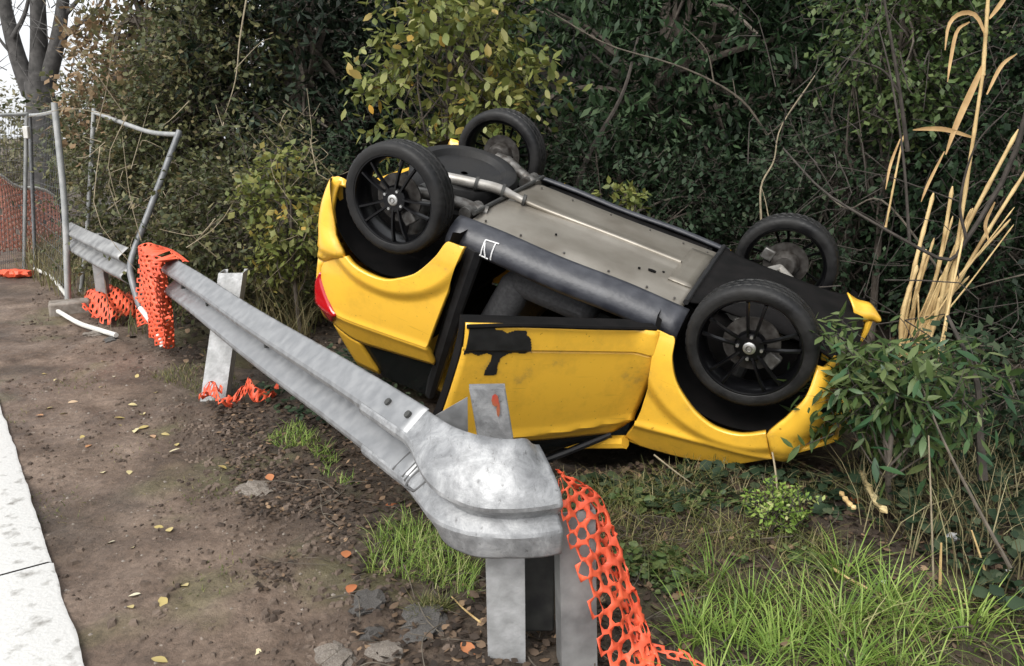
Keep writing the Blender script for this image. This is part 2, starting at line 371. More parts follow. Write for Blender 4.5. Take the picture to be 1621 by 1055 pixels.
moss = sstep(.58, .72, fbm(XX*1.9+9, YY*1.9+70))*.38*(1-.4*sstep(0, 1, ss))
n0, n1 = XX.shape
idx = np.arange(n0*n1).reshape(n0, n1)
F = np.stack([idx[:-1, :-1], idx[:-1, 1:], idx[1:, 1:], idx[1:, :-1]], -1).reshape(-1, 4)
g = np_mesh('ground', np.stack([XX, YY, ZZ], -1), F, M['ground'], attr={'soil': soil, 'moss': moss}, smooth=True)
tag(g, kind='structure')

# road beyond the verge: asphalt sheet and the row of pale concrete edge slabs
EA = onz(135, 1055)[:2]; EB = onz(0, 640)[:2]; ED = (EB-EA)/np.linalg.norm(EB-EA); EN = np.array([-ED[1], ED[0]])
def rp(a, b, z): q = EA+ED*a+EN*b; return (q[0], q[1], z)
mb = MB(); rows = []
for a in np.linspace(-14, 60, 60): rows.append([rp(a, b, .004+.01*(b < 0)) for b in (.52, 2, 4, 7.5)])
mb.grid(rows); o = mb.obj('road', M['asphalt'], fix=True); tag(o, kind='structure')
slab_root = thing('road_edge', 'bleached pale concrete slabs along the edge of the road', 'kerb', rp(0, 0, 0)); slab_root['kind'] = 'structure'
del slab_root['category']
rng = np.random.default_rng(3)
jA = float(np.dot(onz(85, 895)[:2]-EA, ED))
a0 = jA-3*2.4
for k in range(14):
    mb = MB(); a = a0+k*2.4; L = 2.4-.012
    outl = [(a+.006, 0), (a+.006, .5), (a+L, .5), (a+L, 0)]
    edge = [(a+.006+(L)*t, .022*(fbm(np.array((a+L*t)*5), np.array(k*3.), 5)-.5)) for t in np.linspace(0, 1, 70)]
    top = []; bot = []
    r0 = [rp(x, b-.0, .012) for x, b in edge]; r1 = [rp(x, .012+b, .018) for x, b in edge]
    r2 = [rp(x, .49, .018) for x, b in edge]; rb = [rp(x, b, -.06) for x, b in edge]; rb2 = [rp(x, .5, -.06) for x, b in edge]
    mb.grid([rb, r0, r1, r2, rb2])
    o = mb.obj('slab', M['concrete'], slab_root, angle=50, fix=True)
    o.location = -Vector(slab_root.location)

# ------------------------------------------------------------------ the overturned car
RC = np.array([[.881, -.411, -.234], [-.394, -.362, -.845], [.262, .837, -.481]]); U_, _, V_ = np.linalg.svd(RC); RC = U_ @ V_
CR = CM @ RC; CT = CM @ np.array([-.3136, .9031, -4.5125])+CO
def carw(p): return CR @ np.asarray(p, float)+CT
car = thing('overturned_car', 'small yellow two-door microcar with black wheels lying on its roof', 'car')
car.matrix_world = Matrix([[*CR[0], CT[0]], [*CR[1], CT[1]], [*CR[2], CT[2]], [0, 0, 0, 1]])
WB = 1.843
CRX = np.array([-.6, -.2, .36, 1.1, 1.5, 2.12, 2.6]); CRZ = np.array([.79, .76, .70, .655, .59, .46, .36])
def ys(x, z):
    zc = np.interp(x, CRX, CRZ); y = .695
    d = z-zc
    y += .010*math.exp(-(d/.022)**2)
    if d > 0: y -= .48*d
    else: y += .012*math.sin(min(1, -d/.5)*math.pi)
    if z < .2: y -= .05*((.2-z)/.2)**2
    if x < -.1: y -= .9*(-.1-x)**2
    if x > 2.0: y -= 1.3*(x-2.0)**2
    for cx in (0, WB):
        r = math.hypot(x-cx, z); y += .032*float(sstep(.53, .455, r))
    return y
def side_loft(A, B, n, m, sd, smoothA=True, smoothB=True, yo=0, power=1):
    a = resample(A, n, smoothA); b = resample(B, n, smoothB); rows = []
    for i in range(n):
        r = []
        for t in np.linspace(0, 1, m):
            p = a[i]*(1-t)+b[i]*t; r.append((p[0], sd*(ys(p[0], p[1])+yo), p[1]))
        rows.append(r)
    if sd < 0: rows = rows[::-1]
    return MB().grid(rows)
ARCH_R = [(-.19, .375), (-.13, .40), (-.045, .412), (.05, .405), (.12, .375), (.225, .297), (.309, .173), (.344, .086), (.37, .075), (.412, .075)]
QOUT = [(-.362, .50), (-.385, .56), (-.375, .62), (-.30, .70), (-.214, .757), (-.05, .742), (.15, .72), (.357, .697), (.385, .50), (.415, .28), (.44, .068)]
ARCH_F = [(1.445, .075), (1.50, .078), (1.534, .085), (1.559, .176), (1.619, .276), (1.722, .359), (1.80, .395), (1.87, .405), (1.96, .385), (2.056, .322)]
FOUT = [(1.437, .08), (1.475, .22), (1.502, .36), (1.509, .50), (1.503, .62), (1.478, .712), (1.56, .742), (1.70, .716), (1.80, .69), (1.985, .606), (2.131, .458)]
for sd in (1, -1):
    side = {1: 'left', -1: 'right'}[sd]
    o = side_loft(ARCH_R, QOUT, 130, 48, sd, True, False).obj('rear_quarter_panel', M['yellow'], car, angle=50, solid=-.035 if sd > 0 else -.035)
    o2 = side_loft([(-.214, .757), (.05, .732), (.357, .697)], [(-.27, .86), (-.10, .905), (.12, .87), (.395, .815)], 30, 8, sd).obj('window_ledge', M['yellow'], car, solid=-.03)
    o3 = side_loft([(-.27, .855), (-.18, .885), (-.09, .90)], [(-.13, 1.13), (-.06, 1.13), (.02, 1.13)], 8, 8, sd).obj('rear_pillar', M['yellow'], car, solid=-.03)
    o4 = side_loft([(-.09, .905), (.12, .875), (.395, .82)], [(.02, 1.15), (.2, 1.15), (.36, 1.15)], 16, 8, sd, yo=-.02).obj('side_window', M['glass'], car)
    o5 = side_loft(ARCH_F, FOUT, 130, 48, sd, True, False).obj('front_wing', M['yellow'], car, angle=50, solid=-.03)
    tl = side_loft([(-.385, .58), (-.375, .62), (-.30, .70), (-.212, .757)], [(-.42, .66), (-.41, .74), (-.36, .80), (-.272, .855)], 16, 6, sd, True, True, yo=.012).obj('tail_light', M['taillight'], car, solid=-.05, angle=60)
    # front pillar and centre pillar
    mb = MB().tube([(1.49, sd*.655, .73), (1.25, sd*.60, .90), (.98, sd*.515, 1.09)], [.035, .033, .03], 8); mb.obj('front_pillar', M['yellow'], car)
    mb = MB().tube([(.46, sd*.60, .10), (.43, sd*.61, .45), (.41, sd*.60, .72), (.37, sd*.53, 1.0), (.35, sd*.49, 1.11)], [.05, .045, .045, .035, .03], 8); mb.obj('centre_pillar', M['black'], car)
    # sill
    prof = [(.49, .014), (.508, .004), (.535, .008), (.57, .022), (.605, .05), (.625, .085), (.627, .115), (.61, .14), (.56, .15)]
    rows = [[(x, sd*y+0*x, z+.004*math.sin(x*9)) for y, z in prof] for x in np.linspace(.30, 1.53, 26)]
    MB().grid(rows if sd > 0 else rows[::-1]).obj('sill', M['sill'], car, angle=45, solid=-.02)
    # wheel-arch liners
    for cx, r_ in ((0, .40), (WB, .395)):
        rows = []
        for a in np.linspace(rad(4), rad(176), 34):
            rr = r_
            rows.append([(cx+(rr+e_)*math.cos(a)*(1.0 if cx else .9), sd*y, (rr+e_)*math.sin(a)) for e_, y in ((.0, .69), (.03, .66), (.035, .55), (.03, .44), (.0, .38))])
        rows2 = rows if sd < 0 else rows[::-1]
        mbl = MB().grid(rows2)
        cen = len(mbl.v); mbl.v.append((cx, sd*.36, .14))
        inner = [i*5+4 for i in range(34)]
        for i in range(33): mbl.f.append((inner[i], inner[i+1], cen))
        mbl.obj('wheel_arch_liner', M['matte'], car, angle=60)
# doors (left one swung open about its front hinge)
def door_rows(zs, nx, yo=0.0, inset=0.0):
    rows = []
    for z in zs:
        xr = np.interp(z, [.075, .22, .5, .66, .73], [.52, .53, .508, .49, .48])+inset
        xf = np.interp(z, [.075, .22, .36, .5, .62, .70, .73], [1.437, 1.472, 1.497, 1.503, 1.497, 1.473, 1.44])-inset
        r = []
        for x in np.linspace(xr, xf, nx):
            y = ys(x, z)
            y += .012*float(sstep(.205, .19, z))
            if .19 < z < .21: y -= .004
            r.append((x, y+yo, z))
        rows.append(r)
    return rows
DA = rad(45.5)
def swing(o, sd):
    if sd > 0:
        o.matrix_local = Matrix.Translation((1.44, .69, 0)) @ Matrix.Rotation(-DA, 4, 'Z') @ Matrix.Translation((-1.44, -.69, 0))
def flip_rows(rows, sd): return [[(x, sd*y, z) for x, y, z in r] for r in (rows if sd < 0 else rows[::-1])]
for sd in (1, -1):
    zs = np.concatenate([np.linspace(.075, .185, 6), [.19, .195, .2, .205, .21], np.linspace(.225, .73, 26)])
    d = MB().grid(flip_rows(door_rows(zs, 34), sd)).obj('door', M['yellow'], car, angle=28, solid=-.012)
    swing(d, sd)
    rin = door_rows(np.linspace(.078, .735, 12), 16, -.014, -.006)
    inn = [[(x, y-.085 if 0 < j < 15 and 0 < i < 11 else y-.06, z) for j, (x, y, z) in enumerate(r)] for i, r in enumerate(rin)]
    mb = MB(); n = 12; m_ = 16
    mb.grid(rin); mb.grid([r for r in inn])
    for i in range(n-1):
        mb.f.append((i*m_, (i+1)*m_, n*m_+(i+1)*m_, n*m_+i*m_)); mb.f.append((i*m_+m_-1, (i+1)*m_+m_-1, n*m_+(i+1)*m_+m_-1, n*m_+i*m_+m_-1))
    for j in range(m_-1):
        mb.f.append((j, j+1, n*m_+j+1, n*m_+j)); e = (n-1)*m_; mb.f.append((e+j, e+j+1, n*m_+e+j+1, n*m_+e+j))
    mb.v = [(x, sd*y, z) for x, y, z in mb.v]
    io = mb.obj('inner_panel', M['matte'], d, fix=True, angle=30)
    fr = spline([(.49, .60, .74), (.50, .58, .90), (.56, .52, 1.06), (.80, .505, 1.085), (.98, .52, 1.06), (1.22, .585, .90), (1.45, .635, .73)], 30)
    MB().tube([(x, sd*y, z) for x, y, z in fr], .018, 8).obj('window_frame', M['black'], d)
    mb = MB(); xs_ = np.linspace(0, 1, 12)
    lo_ = resample([(.49, .74), (1.44, .735)], 12, False); hi_ = resample([(.55, 1.04), (.80, 1.075), (.97, 1.05), (1.20, .9)], 12)
    rows = []
    for t in np.linspace(0, 1, 6): rows.append([(p[0]*(1-t)+q[0]*t, sd*(ys(.9, p[1]*(1-t)+q[1]*t)-.03), p[1]*(1-t)+q[1]*t) for p, q in zip(lo_, hi_)])
    mb.grid(rows if sd < 0 else rows[::-1]).obj('window_pane', M['glass'], d)
    if sd > 0:
        # torn black patch round the missing handle, and the bared upper rear edge
        poly = [(.905, .092), (.86, .088), (.80, .086), (.79, .098), (.76, .10), (.735, .112), (.70, .10), (.66, .098), (.645, .104), (.642, .12), (.622, .135), (.612, .165), (.604, .20),
                (.63, .212), (.68, .208), (.71, .216), (.735, .235), (.74, .27), (.735, .315), (.76, .322), (.792, .322), (.79, .29), (.776, .25), (.775, .222), (.80, .212), (.84, .224), (.87, .212), (.905, .22)]
        pl = np.array(poly); st = .004; mb = MB(); ids = {}
        def vid(a, b):
            if (a, b) not in ids:
                x = 1.44-(.60+a*st); z = .08+b*st; y = ys(x, z)+.012*float(sstep(.205, .19, z)); ids[(a, b)] = len(mb.v); mb.v.append((x, y+.0025, z))
            return ids[(a, b)]
        for a in range(78):
            for b in range(63):
                cx_, cz_ = .60+(a+.5)*st, .08+(b+.5)*st; ins = False; j_ = len(pl)-1
                for i_ in range(len(pl)):
                    if (pl[i_, 1] > cz_) != (pl[j_, 1] > cz_) and cx_ < (pl[j_, 0]-pl[i_, 0])*(cz_-pl[i_, 1])/(pl[j_, 1]-pl[i_, 1])+pl[i_, 0]: ins = not ins
                    j_ = i_
                if ins: mb.f.append((vid(a, b), vid(a+1, b), vid(a+1, b+1), vid(a, b+1)))
        me = bpy.data.meshes.new('scrape'); me.from_pydata(mb.v, [], mb.f)
        o = link('scrape', me, M['black'], d); o['label'] = 'torn black scrape in the yellow paint near the door edge'
        md = o.modifiers.new('s', 'SOLIDIFY'); md.thickness = .002; md.offset = 0
        mb = MB().tube(spline([(.522, .70, .085), (.75, .705, .07), (1.1, .708, .07), (1.43, .70, .072)], 16), .010, 6); mb.obj('lower_seal', M['matte'], d)
# rear bumper and tailgate wrap round the back
def wrap(xa, xr, z, yside, n=26, e=3.6):
    r = []
    for f in np.linspace(-1, 1, 2*n+1):
        a = abs(f)*math.pi/2
        y = yside*math.sin(a)**(2/e) if a > 0 else 0
        x = xa+(xr-xa)*max(0, math.cos(a))**(2/e)
        r.append((x, math.copysign(y, f), z))
    return r
rows = []
for z in np.linspace(-.06, .50, 20):
    xa = np.interp(z, [-.06, .0, .07, .176, .295, .375, .50], [-.283, -.315, -.341, -.336, -.282, -.19, -.362])
    xr = np.interp(z, [-.06, .04, .25, .40, .50], [-.39, -.46, -.50, -.49, -.475])
    rr = wrap(xa, xr, z, ys(xa, z)+.006)
    rows.append([(x, y, max(zz, .20*float(sstep(.66, .5, abs(y)))+(.02 if y < -.5 else 0)+.9*(zz-.5)*.0)) if zz < .2 else (x, y, zz) for x, y, zz in rr])
MB().grid(rows[::-1]).obj('rear_bumper', M['yellow'], car, angle=50, solid=-.03)
rows = []
for z in np.linspace(.505, .86, 10):
    xa = np.interp(z, [.5, .56, .66, .75, .86], [-.362, -.385, -.37, -.33, -.275]); xr = np.interp(z, [.5, .7, .86], [-.47, -.46, -.42])
    rows.append(wrap(xa, xr, z, ys(xa, z)-.004))
MB().grid(rows[::-1]).obj('tailgate', M['yellow'], car, angle=50, solid=-.02)
rows = []
for t in np.linspace(0, 1, 6):
    z = .865+.255*t; rows.append([(-.43+.30*t+.12*(abs(y)/.6)**3, y*(1-.18*t), z) for y in np.linspace(-.6, .6, 17)])
MB().grid(rows[::-1]).obj('rear_window', M['glass'], car)
rows = []
for x in np.linspace(-.13, .98, 16):
    w_ = np.interp(x, [-.13, .1, .8, .98], [.42, .44, .44, .44]); rows.append([(x, y*w_, 1.10+.035*(1-abs(y)**3)-.03*max(0, (x-.7)/.3)**2) for y in np.linspace(-1, 1, 17)])
MB().grid(rows[::-1]).obj('roof', M['yellow'], car, solid=-.02)
rows = []
for t in np.linspace(0, 1, 8):
    x = 1.50-.52*t; z = .755+.33*t; w_ = .64-.14*t; rows.append([(x+.10*(1-abs(y)**2)*(1-t), y*w_, z+.02*(1-abs(y)**2)) for y in np.linspace(-1, 1, 15)])
MB().grid(rows).obj('windscreen', M['glass'], car)
rows = []
for x in np.linspace(1.50, 2.36, 18):
    ze = np.interp(x, [1.5, 1.56, 1.70, 1.8, 1.985, 2.131, 2.30, 2.36], [.742, .742, .716, .69, .606, .458, .36, .32]); w_ = ys(x, ze)-.004
    rows.append([(x+.06*(1-y*y), y*w_, ze+.05*(1-y*y)) for y in np.linspace(-1, 1, 19)])
MB().grid(rows[::-1]).obj('bonnet', M['yellow'], car, solid=-.02)
rows = []
for z in np.linspace(-.035, .455, 20):
    xa = np.interp(z, [-.09, .0, .108, .215, .322, .458], [2.13, 2.134, 2.133, 2.11, 2.056, 2.131]); xr = np.interp(z, [-.09, .05, .16, .27, .37, .455], [2.22, 2.26, 2.315, 2.33, 2.31, 2.27])
    rr = wrap(xa, xr, z, ys(xa, z)+.005, e=2.9)
    dent = .012*float(sstep(.30, .33, z)) 
    rr = [q for q in rr if q[1] > .45]
    rr = [np.array(q) for q in rr]; rr = resample(rr, 22, False)
    rows.append([(x-.012*float(sstep(.28, .31, z))*float(x > xa+.02)+.006*math.sin(z*20+y*9), y, z) for x, y, z in rr])
MB().box((2.28, 0, .22), (.02, .40, .20)).obj('radiator_support', M['matte'], car, bevel=.01)
MB().grid(rows).obj('front_bumper', M['yellow'], car, angle=50, solid=-.03)
# underside
rows = []
for x in np.linspace(.355, 1.495, 40):
    r = []
    for y in np.linspace(-.49, .515, 41):
        z = -.002
        z += .022*(abs(y)/.5)**4+(.05*((-.30-y)/.19)**2 if y < -.30 else 0)
        z -= .010*float(sstep(.10, .04, abs(y-.03)))*float(sstep(1.42, 1.36, x))
        z += .004*math.sin(y*19)*math.sin(x*5)
        if x > 1.36 and abs(y) < .3: z -= .006
        r.append((x, y, z))
    rows.append(r)
fp = MB().grid(rows[::-1]).obj('floor_pan', M['floorpan'], car, angle=50, solid=-.015)
MB().tube(spline([(.02, .20, -.03), (.16, .17, -.045), (.30, .12, -.05), (.40, .085, -.035), (.46, .078, -.026)], 24), [.03]*14+[.028, .025, .022, .021, .02, .02, .02, .02, .02, .02], 10).obj('exhaust_pipe', M['pipe'], car)
MB().tube(spline([(.44, .08, -.027), (.6, .068, -.018), (1.0, .045, -.015), (1.36, .03, -.010)], 24), .013, 10).obj('floor_pipe', M['floorpan'], car)
for x_ in (.20, .34, .46):
    yy = np.interp(x_, [.02, .16, .30, .40, .55], [.20, .17, .12, .085, .07]); zz = np.interp(x_, [.02, .16, .30, .40, .55], [-.03, -.045, -.05, -.035, -.022])
    MB().tube([(x_-.008, yy+.002, zz), (x_+.008, yy-.002, zz)], .040 if x_ < .4 else .032, 12).obj('pipe_clamp', M['darkmetal'], car)
for (x_, y_, rx, ry) in ((1.27, .27, .022, .012), (1.21, .30, .007, .006), (1.32, .23, .007, .006), (.75, .30, .006, .006), (1.13, .0, .02, .006)):
    MB().add([(x_+rx*math.cos(a), y_+ry*math.sin(a), -.0085) for a in np.linspace(0, 2*math.pi, 11)[:-1]]+[(x_+rx*.9*math.cos(a), y_+ry*.9*math.sin(a), .0) for a in np.linspace(0, 2*math.pi, 11)[:-1]], [tuple(range(10))[::-1]]+[(i, (i+1) % 10, 10+(i+1) % 10, 10+i) for i in range(10)]).obj('drain_hole', M['matte'], fp)
for x_ in (.42, .62, .86, 1.10, 1.30, 1.44):
    for y_ in (.455, -.28):
        zz = .022*(abs(y_)/.5)**4-.004; MB().tube([(x_, y_, zz), (x_, y_, zz-.008)], .006, 8).obj('floor_bolt', M['steel'], fp, angle=25)
rows = [[(x, y, .022*(abs(y)/.5)**4-.0135) for y in np.linspace(-.24, .30, 12)] for x in np.linspace(1.36, 1.482, 4)]
MB().grid(rows[::-1]).obj('heat_shield', M['floorpan'], car, solid=.004)
MB().tube([(.352, -.46, -.012), (.352, .47, -.012)], .012, 8).obj('floor_edge_seam', M['darkmetal'], car)
MB().tube([(1.498, -.46, -.01), (1.50, .49, -.01)], .014, 8).obj('floor_edge_seam', M['black'], car)
rows = []
for x in np.linspace(1.50, 2.30, 14): rows.append([(x, y*np.interp(x, [1.5, 1.6, 2.1, 2.3], [.47, .40, .40, .5]), -.01-.05*math.sin((x-1.5)/.8*math.pi)*(1-y*y)) for y in np.linspace(-1, 1, 13)])
MB().grid(rows[::-1]).obj('front_undertray', M['matte'], car, solid=-.01)
mb = MB().box((1.86, 0, .30), (.30, .36, .26)); mb.obj('engine_block', M['matte'], car, bevel=.04)
mb = MB().box((-.02, 0, .36), (.36, .36, .24)); mb.obj('rear_underbody', M['matte'], car, bevel=.05)
rows = []                                                               # rounded tank / spare-wheel shell between the rear wheels
mb = MB().lathe_y([(.30, -.09), (.315, -.05), (.315, .02), (.298, .055), (.27, .068), (.235, .062), (.21, .03), (.12, .02), (.02, .02)], 48, rf=lambda k, i: -.006 if (k % 3 == 0 and i in (1, 2)) else 0)
o = mb.obj('spare_tyre', M['rubber'], car, angle=35); o.matrix_local = Matrix.Translation((.02, -.06, .02)) @ Matrix.Rotation(rad(7), 4, 'X') @ Matrix.Rotation(rad(-90), 4, 'X')
for sd in (1, -1):
    MB().tube(spline([(.02, sd*.50, -.01), (.12, sd*.46, -.02), (.26, sd*.38, .0), (.37, sd*.34, .01)], 12), [.032, .03, .03, .034]*3, 10).obj('trailing_arm', M['steel'], car)
    MB().tube([(.30, sd*.30, .015), (.30, sd*.46, .015)], .035, 12).obj('arm_bush', M['steel'], car)
    MB().tube([(.03, sd*.40, .05), (.03, sd*.42, .3)], [.04, .045], 10).obj('coil_spring', M['steel'], car)
    MB().tube([(WB-.02, sd*.50, .0), (WB-.10, sd*.36, .02), (WB-.14, sd*.30, .03)], [.02, .024, .03], 8).obj('control_arm', M['pipe'], car)
    MB().tube([(WB-.02, sd*.50, .0), (WB+.10, sd*.36, .02), (WB+.13, sd*.30, .03)], [.02, .024, .03], 8).obj('control_arm', M['pipe'], car)
    MB().tube([(WB+.09, sd*.50, .05), (WB+.11, sd*.28, .06)], .011, 6).obj('tie_rod', M['silver'], car)
    MB().tube([(WB, sd*.50, .08), (WB, sd*.46, .30)], [.03, .035], 8).obj('strut', M['darkmetal'], car)
MB().tube([(-.05, .3, .05), (-.05, -.3, .05)], .03, 10).obj('rear_axle_beam', M['darkmetal'], car)
# cabin
MB().box((.92, 0, .05), (.52, .53, .012)).obj('cabin_floor', M['matte'], car)
MB().box((1.50, 0, .42), (.03, .58, .34)).obj('bulkhead', M['matte'], car)
mb = MB().box((.16, .0, .62), (.02, .52, .3)); mb.obj('rear_trim', M['matte'], car)
for sd in (1, -1):
    st = MB().box((.86, sd*.27, .25), (.25, .22, .09)).obj('seat_cushion', M['seat'], car, bevel=.07)
    MB().box((.60, sd*.27, .52), (.09, .22, .30), Matrix.Rotation(rad(-14), 3, 'Y')).obj('seat_back', M['seat'], car, bevel=.07)
MB().tube([(.55, .58, .09), (.50, .60, .10), (.46, .60, .14)], .012, 6).obj('seat_belt_anchor', M['steel'], car)
# white scraped rectangle on the sill
def sillp(x, t):
    prof = [(.535, .008), (.57, .022), (.605, .05), (.625, .085), (.627, .115), (.61, .14)]
    q = np.array([np.interp(t, np.linspace(0, 1, 6), [p[k] for p in prof]) for k in (0, 1)]); return (x, q[0]+.004, q[1]-.005)
mb = MB()
for pa in ([(.50, .35), (.505, .8)], [(.555, .33), (.56, .85)], [(.50, .35), (.57, .32)], [(.498, .82), (.545, .86)], [(.505, .42), (.53, .8)]):
    mb.tube([sillp(pa[0][0]+(pa[1][0]-pa[0][0])*t, pa[0][1]+(pa[1][1]-pa[0][1])*t) for t in np.linspace(0, 1, 7)], .0035, 5)
mb.obj('scratch_mark', M['white'], car)
# wheels
def make_wheel():
    b = MB().lathe_y([(.226, .060), (.230, .066), (.228, .071), (.219, .071), (.211, .058), (.206, .03), (.20, .0), (.202, -.04), (.213, -.068), (.222, -.072), (.226, -.066)], 56)
    w = b.obj('wheel', M['gloss'], car, angle=50)
    prof = [(.218, -.062), (.227, -.074), (.244, -.079), (.264, -.077), (.276, -.070), (.281, -.060), (.284, -.046), (.2845, -.040), (.277, -.037), (.277, -.031), (.2845, -.028),
            (.285, -.004), (.278, -.002), (.278, .004), (.285, .006), (.2845, .028), (.277, .031), (.277, .037), (.2845, .040), (.284, .046), (.281, .060), (.276, .070), (.264, .077), (.244, .079), (.227, .074), (.218, .062)]
    mb = MB().lathe_y(prof, 132, rf=lambda k, i: -.0035 if ((k+(i//3)) % 3 == 0 and (4 <= i <= 7 or 18 <= i <= 21 or i in (10, 11, 14, 15))) else 0)
    mb.obj('tyre', M['rubber'], w, angle=32)
    for k in range(5):
        for s_ in (-1, 1):
            a = 2*math.pi*k/5+s_*.185; a0_ = 2*math.pi*k/5+s_*.30
            p0 = Vector((.045*math.cos(a0_), .052, .045*math.sin(a0_))); p1 = Vector((.211*math.cos(a), .060, .211*math.sin(a)))
            dv = (p1-p0); t = dv.normalized(); sdv = t.cross(Vector((0, 1, 0))).normalized(); q = MB()
            rows = []
            for u in (0, .3, .65, 1.0):
                c = p0+dv*u+Vector((0, .010*math.sin(u*math.pi), 0)); h = .0068+.003*abs(u-.5)
                rows.append([c-sdv*h-Vector((0, .012, 0)), c-sdv*h*.6+Vector((0, .006, 0)), c+sdv*h*.6+Vector((0, .006, 0)), c+sdv*h-Vector((0, .012, 0)), c-Vector((0, .02, 0))])
            q.grid(rows, True); q.obj('spoke', M['gloss'], w, angle=35, fix=True)
    MB().lathe_y([(.001, .060), (.03, .062), (.062, .056), (.07, .045), (.07, .02)], 32).obj('hub', M['gloss'], w)
    hc = MB().lathe_y([(.0005, .0705), (.022, .0700), (.0275, .067), (.029, .058)], 28).obj('hub_cap', M['silver'], w)
    MB().lathe_y([(.009, .0705), (.012, .0722), (.015, .0705)], 24).obj('emblem_ring', M['steel'], hc)
    for k in range(4):
        a = math.pi/2*k+.35; c = (.052*math.cos(a), .05, .052*math.sin(a))
        MB().tube([c, (c[0], .068, c[2])], .0075, 6).obj('wheel_bolt', M['silver'], w, angle=20)
    MB().lathe_y([(.02, -.006), (.125, -.006), (.125, .004), (.06, .004), (.02, .01)], 40).obj('brake_disc', M['rusty'], w)
    MB().lathe_y([(.0, -.07), (.055, -.07), (.075, -.05), (.08, -.006)], 24).obj('hub_carrier', M['rusty'], w)
    MB().box((.07, -.002, .085), (.035, .022, .035), Matrix.Rotation(.7, 3, 'Y')).obj('brake_caliper', M['steel'], w, bevel=.008)
    return w
def copytree(o, parent):
    c = o.copy(); COL.objects.link(c); c.parent = parent
    for ch in o.children: copytree(ch, c)
    return c
w0 = make_wheel()
WY = .612
spots = [((0, WY, 0), 0, 4), ((WB, WY, 0), 0, 31), ((0, -WY+.01, 0), 180, 10), ((WB, -WY+.01, 0), 180, 60)]
ws = [w0]+[copytree(w0, car) for _ in range(3)]
for w, (p, rz, sp) in zip(ws, spots):
    w.matrix_local = Matrix.Translation(p) @ Matrix.Rotation(rad(rz), 4, 'Z') @ Matrix.Rotation(rad(sp), 4, 'Y')

# ------------------------------------------------------------------ guard rail
WPROF = [(.0, .0), (.006, .003), (.018, .012), (.070, .056), (.079, .064), (.083, .076), (.081, .088), (.072, .098), (.014, .139), (.006, .147), (.006, .163), (.014, .171), (.072, .212), (.081, .222), (.083, .234), (.079, .246), (.070, .254), (.018, .298), (.006, .307), (.0, .31)]
def beam_rows(path, z0, flat=None):
    rows = []; n = len(path)
    for i in range(n):
        t = path[min(i+1, n-1)]-path[max(i-1, 0)]; t = t[:2]/np.linalg.norm(t[:2]); nr = np.array([t[1], -t[0]])     # towards the road
        fl = flat[i] if flat is not None else 0
        r = []
        for d, z in WPROF:
            d2 = d*(1-fl)+.05*fl*0; 
            r.append((path[i][0]+nr[0]*d2, path[i][1]+nr[1]*d2, z0[i]+(z)*(1+.06*fl)))
        rows.append(r)
    return rows
rail = thing('guard_rail', 'galvanised steel crash barrier beam on posts in front of the yellow car', 'guard rail', (P0[0], P0[1], 0))
def rel(o): o.location = -Vector(rail.location); return o
OFF = RN*.0
def rl(a): q = P0+RD*a+RN*.012; return np.array([q[0], q[1]])
pathA = np.array([rl(a) for a in np.linspace(3.98, .06, 60)])
zA = np.array([.44+.0*a for a in np.linspace(0, 1, 60)])+.006*np.sin(np.linspace(0, 9, 60))
rel(MB().grid(beam_rows(pathA, zA)).obj('beam', M['galv'], rail, angle=16, solid=.004))
# overlapping end terminal, curling round away from the road, its upper lobe beaten flat
EPROF = [(.080, .0), (.083, .006), (.086, .03), (.089, .055), (.091, .07), (.088, .078), (.080, .084), (.068, .094), (.056, .104), (.052, .108), (.052, .113), (.060, .124), (.077, .142), (.084, .150), (.083, .160), (.070, .183), (.042, .222), (.012, .262), (-.022, .298), (-.048, .318)]
e0 = rl(.42); ctl = [rl(.42), rl(.30), rl(.16), rl(.06), np.array([-.165, 2.225]), np.array([-.10, 2.175]), np.array([-.02, 2.155]), np.array([.055, 2.16]), np.array([.112, 2.18])]
pathB = resample(ctl, 72); NB = 72
tB = np.linspace(0, 1, NB); rb_ = []
for i in range(NB):
    t = pathB[min(i+1, NB-1)]-pathB[max(i-1, 0)]; t = t/np.linalg.norm(t); nr = np.array([t[1], -t[0]]); w = float(sstep(.40, .82, tB[i])); r = []
    for (d0, z0_), (d1, z1_) in zip(WPROF, EPROF):
        d = d0*(1-w)+d1*w+.005; z = z0_*(1-w)+z1_*w
        d += .010*w*(fbm(np.array(i*.16+9), np.array(z*22.), 3)-.5); z += .012*w*(fbm(np.array(i*.13+3), np.array(z*9+7), 2)-.5)
        e = float(sstep(.86, 1.0, tB[i])); hi_ = max(0, (z-.20)/.118); d -= .045*e*hi_; z -= .05*e*e*hi_; d += .012*math.sin(min(1, max(0, (tB[i]-.5)/.5))*math.pi)*math.sin(min(1, max(0, (z-.14)/.17))*math.pi)
        r.append((pathB[i][0]+nr[0]*d, pathB[i][1]+nr[1]*d, .437+z-.018*w))
    rb_.append(r)
term = rel(MB().grid(rb_).obj('end_terminal', M['galv_worn'], rail, angle=22, solid=.005)); term['label'] = 'scuffed bright end piece curling round the end of the barrier'
